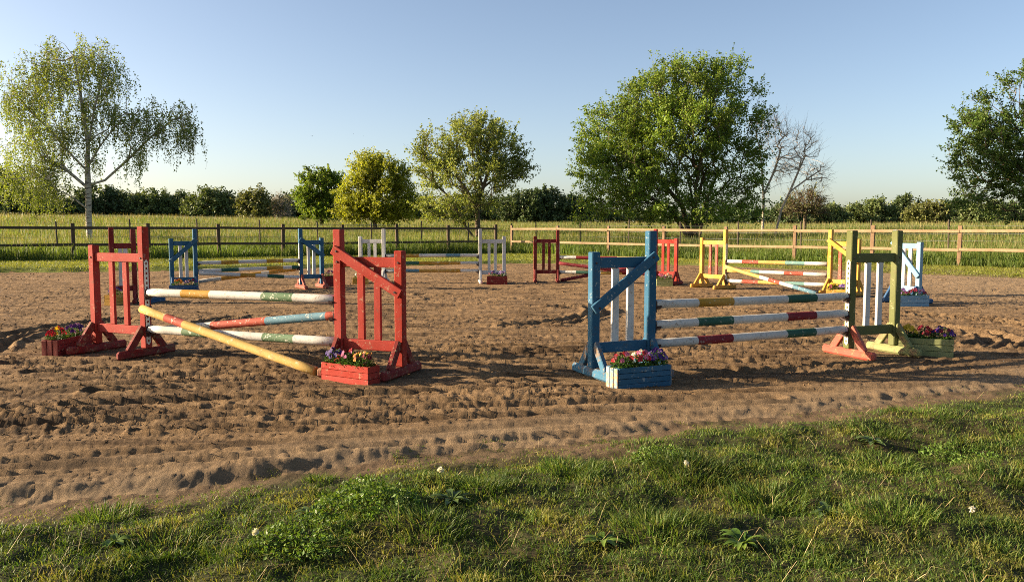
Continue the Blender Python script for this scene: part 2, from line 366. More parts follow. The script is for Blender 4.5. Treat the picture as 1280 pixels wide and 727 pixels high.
NR, NCOL = 430, 870
yy = 2.3 * (49 / 2.3) ** np.linspace(0, 1, NR); ss = np.linspace(-1, 1, NCOL)
YY = np.repeat(yy[:, None], NCOL, 1); XX = ss[None, :] * (.80 * yy[:, None] + 2.2)
xf, yf = XX.ravel(), YY.ravel()
zb = Hbase(xf, yf); dn, df = d_near(xf, yf), d_far(xf, yf); dd = np.minimum(dn, df)
zz = zb.copy()
SPOTS = [(-4.3, 9.34, .55), (-5.08, 9.72, .55), (-1.8, 8.33, .5), (-1.13, 8.07, .55), (-1.6, 7.8, .45), (1.22, 7.6, .45), (1.43, 8.25, .5), (.82, 7.98, .5), (3.95, 9.31, .55), (4.6, 9.57, .55), (4.93, 9.47, .45), (-5.42, 9.68, .5), (8.06, 15.8, .7), (-8, 16, .6), (7.3, 18, .8), (5.1, 20.1, .8), (4.1, 21.4, .7), (-.5, 21.9, .7), (-5, 20.2, .7), (-7.7, 18.7, .7)]
def calm(x, y):
    f = np.ones_like(x)
    for a_, b_, r_ in SPOTS: f = f * (1 - .72 * np.exp(-(((x - a_) ** 2 + (y - b_) ** 2) / r_ ** 2) ** 1.5))
    return f
rel = calm(xf, yf) * (.30 + .42 * sstep(dd, .30, 1.5)) * sstep(dd, -.12, .25)
zz += sand_relief(xf, yf) * rel
zz += (dn < .3) * .010 * perlin(xf * 9, yf * 9, 61) + (dn < .3) * .006 * perlin(xf * 24, yf * 24, 62)
V = np.stack([xf, yf, zz], 1)
ii = (np.arange(NR - 1)[:, None] * NCOL + np.arange(NCOL - 1)[None, :]).ravel()
Q = np.stack([ii, ii + 1, ii + NCOL + 1, ii + NCOL], 1)
sand_f = dd[Q].mean(1) > 0; near_f = (~sand_f) & (dn[Q].mean(1) <= df[Q].mean(1))
dry = np.clip(np.where(dn > 0, np.exp(-(np.maximum(dn, 0) / .62) ** 2), sstep(dn, -.75, -.15)) * (.9 + .5 * perlin(xf * 2, yf * 2, 68)) + .8 * sstep(xf - .05 * yf, 5, 11) * sstep(yf, 10, 17), 0, 1)
def sub(mask, name, mat):
    q = Q[mask]; u, inv = np.unique(q.ravel(), return_inverse=True)
    me = npmesh(name, V[u], [inv.reshape(-1, 4)], mat, True)
    at = me.attributes.new('dry', 'FLOAT', 'POINT'); at.data.foreach_set('value', dry[u].astype(np.float32)); return link(name, me)
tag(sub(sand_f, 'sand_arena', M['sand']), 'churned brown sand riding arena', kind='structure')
tag(sub(near_f, 'grass_verge', M['verge']), 'soil of the rough grass verge in front of the arena', kind='structure')
tag(sub((~sand_f) & (~near_f), 'lawn', M['lawn']), 'mown lawn between the sand and the fences', kind='structure')
n = 62000; y = 4 * (30 / 4) ** (rng.random(n) ** .8); x = rng.uniform(-1, 1, n) * (.70 * y + .6)
k = (np.minimum(d_near(x, y), d_far(x, y)) > -.1) & (rng.random(n) < np.clip(.25 + .9 * perlin(x * .8, y * 1.3, 65) + .5 * perlin(x * 4, y * 5, 66), .05, 1) * np.clip(1.25 - y / 26, .15, 1) * sstep(d_near(x, y), .5, 1.6))
x, y = x[k], y[k]; r = (.0040 + .0085 * rng.random(len(x)) ** 3) * (1 + np.clip(y - 6, 0, 20) / 14)
dq = np.minimum(d_near(x, y), d_far(x, y)); z = H(x, y) + calm(x, y) * sand_relief(x, y) * (.30 + .42 * sstep(dq, .30, 1.5)) * sstep(dq, -.12, .25) + r * .25
O = np.array([[1, 0, 0], [-1, 0, 0], [0, 1, 0], [0, -1, 0], [0, 0, 1], [0, 0, -1.]]); P = (O[None] * (.7 + .6 * rng.random((len(x), 6, 1))) + rng.normal(0, .18, (len(x), 6, 3))) * r[:, None, None] * np.array([1.15, 1, .8])
P = P + np.stack([x, y, z], 1)[:, None]; b = (np.arange(len(x)) * 6)[:, None]
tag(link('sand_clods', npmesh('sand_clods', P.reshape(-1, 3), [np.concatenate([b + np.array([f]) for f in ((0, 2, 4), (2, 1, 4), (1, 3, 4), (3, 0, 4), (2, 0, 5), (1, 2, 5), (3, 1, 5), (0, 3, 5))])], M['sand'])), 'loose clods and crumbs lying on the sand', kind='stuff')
print('clods', len(x))
# one coarse sheet out to the horizon, sunk under the fine patch
gx = np.sinh(np.linspace(-1, 1, 141) * 5.2) / math.sinh(5.2) * 1500
gy = np.concatenate([-np.geomspace(1200, 4, 30), np.linspace(-3, 130, 120), np.geomspace(133, 2500, 40)])
GXX, GYY = np.meshgrid(gx, gy); a, b = GXX.ravel(), GYY.ravel()
inside = sstep(np.minimum(np.minimum(b - 2.6, 48.2 - b), (.80 * b + 1.6 - np.abs(a)) * .8), 0, .8)
gz = Hbase(a, np.minimum(b, 160)) - .45 * inside - .02
nx_ = len(gx); ii = (np.arange(len(gy) - 1)[:, None] * nx_ + np.arange(nx_ - 1)[None, :]).ravel()
tag(link('field_ground', npmesh('field_ground', np.stack([a, b, gz], 1), [np.stack([ii, ii + 1, ii + nx_ + 1, ii + nx_], 1)], M['field'], True)),
    'meadow ground beyond the fences', kind='structure')

# ------------------------------------------------------------------ grass (stuff)
def blade_mesh(name, x, y, z, h, wd, lean, la, mat, seg=2):
    n = len(x); yaw = rng.uniform(0, 2 * np.pi, n)
    sx, sy = np.cos(yaw) * wd / 2, np.sin(yaw) * wd / 2; lx, ly = np.cos(la) * lean * h, np.sin(la) * lean * h
    P = np.zeros((n, 5 if seg == 2 else 3, 3))
    P[:, 0] = np.stack([x - sx, y - sy, z], 1); P[:, 1] = np.stack([x + sx, y + sy, z], 1)
    if seg == 2:
        mx, my, mz = x + lx * .35, y + ly * .35, z + h * .62
        P[:, 2] = np.stack([mx + sx * .8, my + sy * .8, mz], 1); P[:, 3] = np.stack([mx - sx * .8, my - sy * .8, mz], 1)
        P[:, 4] = np.stack([x + lx, y + ly, z + h * np.sqrt(np.clip(1 - (lean * .6) ** 2, .15, 1))], 1)
        b = (np.arange(n) * 5)[:, None]; F = [b + np.array([[0, 1, 2, 3]]), b + np.array([[3, 2, 4]])]
    else:
        P[:, 2] = np.stack([x + lx, y + ly, z + h], 1); b = (np.arange(n) * 3)[:, None]; F = [b + np.array([[0, 1, 2]])]
    return npmesh(name, P.reshape(-1, 3), F, mat)
# foreground verge
n = 640000
y = rng.uniform(2.6, 10.5, n) ; x = rng.uniform(-1, 1, n) * (.78 * y + 1.2)
keep = rng.random(n) < np.clip((5.2 / y) ** 1.7, .12, 1)
dnv = d_near(x, y); x, y, dnv = x[keep & (dnv < .16)], y[keep & (dnv < .16)], dnv[keep & (dnv < .16)]
pat = perlin(x * 1.4, y * 1.4, 71) + .7 * perlin(x * 4.5, y * 4.5, 72)
tuft = perlin(x * 3.3, y * 3.3, 73); tt = sstep(tuft, .18, .5)
pk = np.clip(1.0 + .8 * pat + .7 * tt, .05, 1) * (sstep(-dnv + .35 * perlin(x * 2.6, y * 2.6, 78), .06, .70) + .08 * sstep(-dnv, -.05, .2))
creep = (dnv > -.3) & (dnv < .16) & (perlin(x * 3.7, y * 3.7, 77) > .26)
k = rng.random(len(x)) < np.maximum(pk, .8 * creep)
x, y, dnv, pat, tt = x[k], y[k], dnv[k], pat[k], tt[k]
h = (.014 + .034 * rng.random(len(x)) ** 1.6 + .034 * tt * rng.random(len(x))) * (.55 + .45 * sstep(-dnv, .1, .9))
moss = sstep(perlin(x * 2.1, y * 2.1, 75) + .5 * perlin(x * 6, y * 6, 76), .0, .55) > rng.random(len(x))
for nm, sel, mt, lb in (('verge_grass', ~moss, 'grass_fore', 'rough green grass growing on the near verge'), ('yellowed_verge_grass', moss, 'grass_moss', 'short yellowed grass growing among the green of the near verge')):
    a, b = x[sel], y[sel]
    tag(link(nm, blade_mesh(nm, a, b, H(a, b) - .010, h[sel], .0030 + .0034 * rng.random(len(a)), .25 + 1.0 * rng.random(len(a)), rng.uniform(0, 2 * np.pi, len(a)), M[mt])), lb, kind='stuff')
print('verge blades', len(x))
# tall tufts and dry stems
cx, cy = [], []
for (tx, ty, r_, cnt, hh) in [(-2.1, 4.02, .16, 420, .13), (-1.15, 4.65, .09, 160, .10), (-.15, 4.35, .15, 350, .12), (.35, 4.75, .2, 500, .14), (1.05, 4.65, .26, 800, .16),
                              (1.35, 4.2, .22, 600, .15), (-.4, 3.7, .2, 420, .14), (2.3, 4.9, .22, 560, .13), (2.6, 5.6, .2, 420, .12), (-1.6, 3.6, .2, 420, .12),
                              (.7, 3.75, .22, 480, .14), (3.2, 6.1, .25, 420, .12), (1.9, 3.9, .2, 420, .14), (-.75, 4.2, .12, 220, .13), (2.9, 4.6, .2, 420, .13), (3.6, 5.5, .22, 420, .12),
                              (.9, 5.35, .14, 200, .09), (1.8, 5.6, .16, 240, .10), (-2.5, 3.6, .18, 300, .11)]:
    ang = rng.uniform(0, 2 * np.pi, cnt); rr = r_ * np.sqrt(rng.random(cnt))
    cx.append(np.stack([tx + rr * np.cos(ang), ty + rr * np.sin(ang), hh * (.55 + .7 * rng.random(cnt)), ang], 1))
T = np.concatenate(cx)
tag(link('tall_tuft_grass', blade_mesh('tall_tuft_grass', T[:, 0], T[:, 1], H(T[:, 0], T[:, 1]) - .015, T[:, 2] * .55, .004 + .003 * rng.random(len(T)), .35 + .6 * rng.random(len(T)), T[:, 3] + rng.normal(0, .6, len(T)), M['grass_fore'])),
    'taller grass tufts standing out of the verge', kind='stuff')
n = 1100; y = 3 + 6 * rng.random(n) ** 1.6; x = rng.uniform(-1, 1, n) * (.72 * y + .6); k = d_near(x, y) < -.12; x, y = x[k], y[k]
tag(link('dry_grass_stems', blade_mesh('dry_grass_stems', x, y, H(x, y) - .005, .05 + .13 * rng.random(len(x)) ** 2, .0016 + .0014 * rng.random(len(x)), .9 + .9 * rng.random(len(x)), rng.uniform(0, 2 * np.pi, len(x)), M['grass_straw'])),
    'dry bent straw stems among the verge grass', kind='stuff')
# mown lawn beyond the sand
n = 260000; y = rng.uniform(23, 47, n); x = rng.uniform(-1, 1, n) * (.74 * y + 1)
k = (d_far(x, y) < -.02) & (y < fence_y(x) + .3) & (perlin(x * .7, y * .7, 81) + rng.random(n) * 1.3 > .35); x, y = x[k], y[k]
tag(link('lawn_grass', blade_mesh('lawn_grass', x, y, H(x, y) - .01, .035 + .06 * rng.random(len(x)), .018 + .016 * rng.random(len(x)), .3 + .6 * rng.random(len(x)), rng.uniform(0, 2 * np.pi, len(x)), M['grass_lawn'], 1)),
    'short mown grass along the far edge of the sand', kind='stuff')
print('lawn blades', len(x))
# tall meadow grass from the fence outwards
def meadow(n, b0, b1, hmin, hmax, wd, mat, name, label, ymax=128, xs=.8, pw=1.):
    x = rng.uniform(-1, 1, n); bb = b0 + (b1 - b0) * rng.random(n) ** pw
    x = x * (.75 * (46 + bb) + 4); y = fence_y(x) + bb / .8
    k = (np.abs(x) < xs * y + 3) & (y < ymax) & (y > 12); x, y, bb = x[k], y[k], bb[k]
    patch = .75 + .45 * sstep(perlin(x * .16, y * .35, 91), -.4, .4)
    left = np.interp(x, [-4, 6], [1.0, .62]) if b1 < 4 else 1.0
    h = (hmin + (hmax - hmin) * rng.random(len(x))) * patch * left
    me = blade_mesh(name, x, y, H(x, y) - .03, h, wd * (.6 + .8 * rng.random(len(x))) * (1 + np.clip(bb, 0, 70) / 45), .08 + .30 * rng.random(len(x)), rng.uniform(0, 2 * np.pi, len(x)), mat, 2 if b1 < 20 else 1)
    print(name, len(x)); return tag(link(name, me), label, kind='stuff')
meadow(62000, -.45, 2.4, .30, .80, .022, M['grass_tall'], 'fence_line_grass', 'dense unmown grass growing along the foot of the fences')
meadow(190000, 1.5, 62, .35, .75, .026, M['grass_tall'], 'meadow_grass', 'tall green meadow grass beyond the fences', pw=1.5)
meadow(110000, 4, 70, .45, .75, .024, M['grass_seed'], 'meadow_seed_grass', 'pale golden seed heads over the meadow', pw=1.2)

# ------------------------------------------------------------------ show-jump wings
def wing(label, T, S, hT, hS, post, rail, picket, foot, brace=None, tracked=True, cups=(), front=None, flen=.80, foot2=None, group='show jump wing stands', postw=.092, thick=.045, track_mat='track', bolts=False):
    T, S = Vector((T[0], T[1], 0)), Vector((S[0], S[1], 0)); d = S - T; wd = d.length; d.normalize()
    ang = math.atan2(d.y, d.x); yv = Vector((-d.y, d.x, 0))
    f = 1 if yv.dot(-T) > 0 else -1
    root = empty('jump_wing', (T.x, T.y, .006), ang); tag(root, label, 'jump wing', group)
    fy = lambda v: v * f                      # +v is the side towards the camera
    for xx, hh, fm in ((0, hT, foot), (wd, hS, foot2 or foot)):
        box('post', (xx, 0, .101 + (hh - .101) / 2), (postw, postw, hh - .101), post, root, .008)
        fb = bmesh.new(); bm_box(fb, (0, 0, 0), (.082, flen, .10), .028, .003); o = bm_done(fb, 'foot_beam', fm, root); o.location = (xx, 0, .050)
        for s in (-1, 1):
            beam('foot_strut', (xx, s * (flen * .30), .085), (xx, s * (postw / 2 - .005), .35), .050, .085, fm, root, (0, 1, 0))
    x0, x1 = postw / 2 + .001, wd - postw / 2 - .001
    box('top_rail', ((x0 + x1) / 2, 0, 1.155), (x1 - x0, thick, .105), rail, root)
    box('bottom_rail', ((x0 + x1) / 2, 0, .30), (x1 - x0, thick, .105), rail, root)
    for q in (.345, .655):
        box('picket', (x0 + (x1 - x0) * q, fy(.0), (.354 + 1.101) / 2), (.076, thick * .8, 1.101 - .354), picket, root, .004)
    if brace:
        za, zb_ = brace
        yb = fy(postw / 2 + .021)
        beam('brace', (-.03, yb, za), (wd + .04, yb, zb_), .10, .038, rail if post is rail else post, root, (0, 1, 0))
    if tracked:                               # drilled metal strip on the face towards the poles
        bm = bmesh.new(); xx = -postw / 2 - .004; yc = fy(.012)
        z0, z1 = .16, 1.12; nh = 17; st = (z1 - z0) / nh
        for s in (-1, 1): bm_box(bm, (xx, yc + s * .0195, (z0 + z1) / 2), (.006, .015, z1 - z0), 0, 0)
        for i in range(nh + 1): bm_box(bm, (xx, yc, z0 + i * st), (.006, .0238, st * .52), 0, 0)
        bm_done(bm, 'hole_track', M[track_mat], root)
    if bolts:
        bl_ = [(xx, fy(postw / 2 + .002), zz_) for xx in (0, wd) for zz_ in (1.155, .30)]
        if brace: bl_ += [(.02, fy(postw / 2 + .042), brace[0] - .02), (wd - .02, fy(postw / 2 + .042), brace[1] + .02)]
        me = None
        for p_ in bl_:
            if me is None:
                bm = bmesh.new(); bmesh.ops.create_cone(bm, cap_ends=True, segments=8, radius1=.013, radius2=.010, depth=.012); o = bm_done(bm, 'bolt', M['cup'], root); me = o.data
            else: o = link('bolt', me, root)
            o.location = p_; o.rotation_euler = (f * -math.pi / 2, 0, 0)
    for zc, cm in cups:
        bm = bmesh.new(); r0, r1 = .056, .068; k = 8; xs = (-postw / 2 - .010, -postw / 2 - .058)
        vs = []
        for xx in xs:
            for r in (r0, r1):
                vs.append([bm.verts.new((xx, r * math.cos(math.radians(200 + 140 * i / k)), r * math.sin(math.radians(200 + 140 * i / k)))) for i in range(k + 1)])
        for i in range(k):
            bm.faces.new((vs[0][i], vs[0][i + 1], vs[1][i + 1], vs[1][i])); bm.faces.new((vs[2][i], vs[2][i + 1], vs[3][i + 1], vs[3][i]))
            bm.faces.new((vs[0][i], vs[0][i + 1], vs[2][i + 1], vs[2][i])); bm.faces.new((vs[1][i], vs[1][i + 1], vs[3][i + 1], vs[3][i]))
        bm_box(bm, (-postw / 2 - .006, 0, -.03), (.008, .09, .12), .002, 0)
        o = bm_done(bm, 'jump_cup', cm, root); o.location = (0, 0, zc)
    return root
def pole(label, p0, p1, bands, r=.046, group='painted jump poles'):
    """bands: [(fraction at end, material)...]; a faceted, slightly bowed round pole"""
    p0, p1 = Vector(p0), Vector(p1); L = (p1 - p0).length; d = (p1 - p0).normalized()
    k = 16; sag = random.uniform(-.006, .003); rs = []; ms = []
    mats = []; prev = 0
    for fr, m in bands:
        if m not in mats: mats.append(m)
        nseg = max(1, int(round((fr - prev) * L / .22)))
        for i in range(nseg):
            rs.append(prev + (fr - prev) * i / nseg); ms.append(mats.index(m))
        prev = fr
    rs.append(1.0); n = len(rs); V = []; F = []; MI = []
    def ring(s, rr): return [(rr * math.cos(2 * math.pi * i / k), rr * math.sin(2 * math.pi * i / k) + sag * 4 * (s / L) * (1 - s / L), s) for i in range(k)]
    rings = [(0, r * .80)] + [(max(.008, min(L - .008, q * L)), r * (1 + random.uniform(-.012, .012))) for q in rs] + [(L, r * .80)]
    mi = [ms[0]] + ms + [ms[-1]]
    for s, rr in rings: V += ring(s, rr)
    for j in range(len(rings) - 1):
        for i in range(k): F.append((j * k + i, j * k + (i + 1) % k, (j + 1) * k + (i + 1) % k, (j + 1) * k + i)); MI.append(mi[j])
    F.append(tuple(range(k))[::-1]); MI.append(ms[0]); F.append(tuple((len(rings) - 1) * k + i for i in range(k))); MI.append(ms[-1])
    me = bpy.data.meshes.new('jump_pole'); me.from_pydata(V, [], F); me.polygons.foreach_set('material_index', MI)
    me.polygons.foreach_set('use_smooth', [len(f) == 4 for f in F])
    for m in mats: me.materials.append(m)
    o = link('jump_pole', me, None, p0); o.rotation_mode = 'QUATERNION'; o.rotation_quaternion = d.to_track_quat('Z', 'Y')
    return tag(o, label, 'jump pole', group)
for k_, c_ in (('blue', (.045, .175, .29)), ('darkred', (.24, .022, .018)), ('salmon', (.56, .11, .07)), ('palegreen', (.29, .315, .12))): M['mud_' + k_] = paint('muddy_%s_paint' % k_, c_, .5, mud=.75)
W, G, R_, O_, Y_ = M['bandwhite'], M['bandgreen'], M['bandred'], M['bandochre'], M['bandyellow']
PG, BR, BB, BT = M['palebandgreen'], M['bandbrightred'], M['bandblue'], M['bandteal']
def ends(A, B, za, zb_, off=.062, oy=0, offb=None):
    """pole end points just inside tall posts A and B"""
    A, B = Vector((A[0], A[1], 0)), Vector((B[0], B[1], 0)); d = (B - A).normalized(); nrm = Vector((d.y, -d.x, 0))
    return (A + d * off + nrm * oy) + Vector((0, 0, za)), (B - d * (offb or off) + nrm * oy) + Vector((0, 0, zb_))
cd, cr = M['cup'], M['redcup']
# near red jump
A, B = (-4.30, 9.34), (-1.80, 8.33)
wing('red jump wing with dark feet at the far left, hole track facing the white poles', A, (-5.08, 9.72), 1.52, 1.30, M['red'], M['red'], M['red'], M['mud_darkred'], None, True, ((.76, cd), (.565, cd), (.33, cd)), bolts=True)
wing('red jump wing with a slanting brace behind the red planter of pansies', B, (-1.13, 8.07), 1.49, 1.275, M['red'], M['red'], M['red'], M['mud_darkred'], (1.285, .84), False, ((.765, cd), (.59, cd), (.32, cd)), flen=.78, bolts=True)
pole('white pole with a yellow and a green band, topmost on the near red jump', *ends(A, B, .76, .765), [(.20, W), (.36, O_), (.64, W), (.80, PG), (1, W)], .048)
pole('faded red and blue pole slanting up to the right on the near red jump', *ends(A, B, .30, .59, oy=-.115), [(.32, W), (.62, BR), (.93, BB), (1, BR)], .046)
pole('white pole with two worn green bands, lowest on the near red jump', *ends(A, B, .33, .32), [(.20, W), (.36, PG), (.64, W), (.80, PG), (1, W)], .048)
pA = ends(A, B, .58, .05, oy=.115)[0]
pole('yellow pole fallen at an angle from the left red wing to the sand', pA, (-1.99, 8.03, .062), [(.16, Y_), (.27, BR), (1, Y_)], .048)
# near blue and green jump
A, B = (1.43, 8.25), (3.95, 9.31)
wing('blue jump wing with slanting brace and white pickets behind the blue planter', A, (.82, 7.98), 1.475, 1.265, M['blue'], M['blue'], M['white'], M['mud_blue'], (1.225, .69), False, ((.722, cd), (.51, cd), (.318, cd)), bolts=True)
wing('olive green jump wing with white pickets, one salmon foot and one pale green foot', B, (4.60, 9.57), 1.475, 1.475, M['olive'], M['olive'], M['white'], M['mud_salmon'], None, True, ((.722, cd), (.51, cd), (.325, cd)), foot2=M['mud_palegreen'], bolts=True)
pole('white pole with ochre then green band, topmost between blue and green wings', *ends(A, B, .722, .718), [(.20, W), (.375, O_), (.66, W), (.82, G), (1, W)], .047)
pole('white pole with green then crimson band, middle one between blue and green wings', *ends(A, B, .506, .518), [(.20, W), (.375, G), (.66, W), (.82, R_), (1, W)], .047)
pole('white pole with crimson then green band, lowest between blue and green wings', *ends(A, B, .310, .330), [(.20, W), (.375, R_), (.66, W), (.82, G), (1, W)], .047)
# far blue jump
A, B = (-7.52, 19.0), (-5.28, 20.0)
wing('far blue jump wing with white pickets, left end of the blue jump', A, (-7.98, 18.75), 1.49, 1.27, M['blue'], M['blue'], M['white'], M['deepblue'], (1.25, .72), False, ((.70, cd), (.50, cd)), group='far jump wings')
wing('far dark blue jump wing on red feet beside a brown planter', B, (-4.83, 20.3), 1.50, 1.27, M['blue'], M['blue'], M['white'], M['brickred'], (1.25, .8), True, ((.72, cd), (.54, cd)), group='far jump wings')
pole('white pole with two yellow bands, topmost on the far blue jump', *ends(A, B, .69, .72), [(.22, W), (.39, O_), (.67, W), (.84, O_), (1, W)])
pole('white pole with green and yellow bands, second from top on the far blue jump', *ends(A, B, .50, .55), [(.22, W), (.39, G), (.67, W), (.84, O_), (.93, W), (1, G)])
pole('white pole with yellow and green bands sloping down right on the far blue jump', *ends(A, B, .455, .30, oy=.115), [(.40, W), (.55, O_), (.67, W), (.84, G), (1, W)])
pole('yellow pole with a white end sloping up to the right on the far blue jump', *ends(A, B, .245, .50, oy=-.115), [(.22, W), (.62, O_), (.70, W), (1, O_)])
# far white jump
A, B = (-3.54, 22.1), (-.87, 22.0)
wing('far white jump wing half hidden behind the red brace', A, (-4.20, 22.2), 1.49, 1.29, M['white'], M['white'], M['white'], M['white'], None, True, ((.76, cd), (.55, cd), (.35, cd)), group='far jump wings')
wing('far white jump wing beside a dark red planter', B, (-.22, 22.05), 1.49, 1.29, M['white'], M['white'], M['white'], M['white'], None, True, ((.76, cd), (.55, cd), (.35, cd)), group='far jump wings')
pole('white pole with yellow and teal bands, topmost on the white jump', *ends(A, B, .76, .775), [(.17, W), (.36, O_), (.65, W), (.81, BB), (1, W)])
pole('pole with green end, long ochre middle and white end, middle one on the white jump', *ends(A, B, .56, .57), [(.36, G), (.81, O_), (1, W)])
pole('pole with blue end, long ochre middle and white end, lowest on the white jump', *ends(A, B, .35, .355), [(.10, W), (.36, BB), (.81, O_), (1, W)])
# far red jump
A, B = (1.28, 22.4), (3.89, 21.7)
wing('far dark red jump wing standing by the corner of the fences', A, (.65, 22.4), 1.47, 1.29, M['darkred'], M['darkred'], M['darkred'], M['darkred'], None, True, ((.71, cd), (.30, cd)), group='far jump wings')
wing('far bright red jump wing behind a small pale green planter', B, (4.38, 21.35), 1.49, 1.24, M['red'], M['red'], M['red'], M['darkred'], None, False, ((.70, cd), (.30, cd)), group='far jump wings')
pole('white, red and yellow pole, topmost on the far red jump', *ends(A, B, .71, .70), [(.18, W), (.62, R_), (.82, Y_), (1, W)])
pole('plain red pole sloping down to the right on the far red jump', *ends(A, B, .55, .27, oy=.115), [(1, R_)])
pole('white pole with green, yellow and red bands, level and low on the far red jump', *ends(A, B, .30, .30), [(.18, W), (.33, G), (.45, W), (.68, Y_), (.85, R_), (1, W)])
pole('plain dark red pole rising from the ground at the far red wing', *ends(A, B, .055, .58, oy=-.115), [(1, R_)])
# far yellow jump
A, B = (5.29, 19.85), (7.28, 18.3)
wing('yellow jump wing with salmon pickets left of the striped poles', A, (4.87, 20.5), 1.48, 1.27, M['yellow'], M['yellow'], M['salmon'], M['yellow'], None, True, ((.70, cd), (.47, cd), (.22, cd)), group='far jump wings')
wing('yellow jump wing with slanting brace partly hidden behind the green wing', B, (7.68, 17.75), 1.48, 1.27, M['yellow'], M['yellow'], M['salmon'], M['yellow'], (1.25, .75), False, ((.70, cd), (.45, cd), (.22, cd)), group='far jump wings')
pole('white pole with red, yellow and teal bands, topmost on the yellow jump', *ends(A, B, .70, .70), [(.16, W), (.33, BR), (.60, Y_), (.79, BT), (1, W)])
pole('yellow ended pole with teal and red bands, middle one on the yellow jump', *ends(A, B, .47, .45), [(.25, Y_), (.34, BT), (.59, W), (.78, BR), (1, W)])
pole('white pole with red, yellow and teal bands, lowest on the yellow jump', *ends(A, B, .22, .22), [(.16, W), (.33, BR), (.60, Y_), (.79, BT), (1, W)])
pA = ends(A, B, .57, .05, oy=.115)[0]
pole('yellow pole with pale blue end leaning down to the sand on the yellow jump', pA, (6.86, 17.95, .055), [(.40, Y_), (.50, W), (.62, BR), (.76, W), (1, BB)])
# single far wings
wing('pale blue jump wing with slanting brace and dark foot at the far right', (7.83, 16.35), (8.06, 15.82), 1.47, 1.235, M['skyblue'], M['skyblue'], M['white'], M['deepblue'], (1.24, .55), True, (), group='far jump wings')
wing('dark red jump wing with white pickets seen through the near left red wing', (-8.0, 16.0), (-7.63, 16.15), 1.53, 1.49, M['darkred'], M['darkred'], M['white'], M['darkred'], None, False, (), group='far jump wings', flen=.7)

# ------------------------------------------------------------------ planters and pansies
def petal_mesh(nm, mat):
    V, F = [], []
    for i, (a, L, wd) in enumerate(((90, .021, .020), (30, .019, .019), (150, .019, .019), (-35, .019, .020), (215, .019, .020))):
        a = math.radians(a); u = Vector((math.cos(a), math.sin(a), 0)); v = Vector((-u.y, u.x, 0)); b = len(V)
        V += [tuple(u * .002), tuple(u * L * .6 - v * wd * .55 + Vector((0, 0, .004))), tuple(u * L + Vector((0, 0, .001))), tuple(u * L * .6 + v * wd * .55 + Vector((0, 0, .004)))]
        F.append((b, b + 1, b + 2, b + 3))
    V.append((0, 0, .005))
    me = bpy.data.meshes.new(nm); me.from_pydata(V[:-1], [], F); me.materials.append(mat); return me
PET = {k: petal_mesh('blossom', M['petal_' + k]) for k in ('purple', 'red', 'orange', 'yellow', 'pink', 'maroon', 'lilac', 'cream')}
EYE = {}
def pansy(label, loc, rx, ry, hgt, cols, nb=12, nl=130, group='pansies in the planters', ls=1.0, bs=1.0):
    root = empty('pansy_plant', loc); tag(root, label, 'flowers', group)
    n = nl; a = rng.uniform(0, 2 * np.pi, n); rr = np.sqrt(rng.random(n)); zc = hgt * (1 - rr ** 2 * .75) * rng.random(n) ** .5
    px, py = rx * rr * np.cos(a), ry * rr * np.sin(a)
    L = .030 * ls * (.7 + .7 * rng.random(n)); wd = L * .55
    yaw = a + rng.normal(0, .7, n); pit = rng.uniform(-.5, .9, n)
    u = np.stack([np.cos(yaw) * np.cos(pit), np.sin(yaw) * np.cos(pit), np.sin(pit)], 1); v = np.stack([-np.sin(yaw), np.cos(yaw), rng.normal(0, .3, n)], 1)
    P = np.stack([px, py, zc], 1); Vv = np.stack([P, P + u * L[:, None] * .5 - v * wd[:, None] * .5, P + u * L[:, None] - np.array([0, 0, .006]), P + u * L[:, None] * .5 + v * wd[:, None] * .5], 1)
    b = (np.arange(n) * 4)[:, None]
    # stems joined with the leaves
    Sv, Sf = tubes(np.stack([px * .5, py * .5, zc * 0], 1)[:30], P[:30], np.full(min(30, n), .0025), np.full(min(30, n), .0018), 3)
    lf = link('foliage', npmesh('foliage', np.concatenate([Vv.reshape(-1, 3), Sv]), [b + np.array([[0, 1, 2, 3]]), Sf + 4 * n], M['pansy_leaf']), root)
    for i in range(nb):
        an = random.uniform(0, 2 * math.pi); q = math.sqrt(random.random()); c = random.choice(cols)
        o = link('blossom', PET[c], root, (rx * q * math.cos(an) * 1.02, ry * q * math.sin(an) * 1.05, hgt * (1.0 - q * q * .5) + random.uniform(-.008, .018)))
        fx, fy_ = math.cos(an) * q, math.sin(an) * q
        dv = Vector((fx * .6 - .25 + random.uniform(-.4, .4), fy_ * .6 - .75 + random.uniform(-.3, .3), .55)).normalized()
        o.rotation_mode = 'QUATERNION'; o.rotation_quaternion = dv.to_track_quat('Z', 'Y'); s = bs * random.uniform(.85, 1.3); o.scale = (s, s, s)
    return root
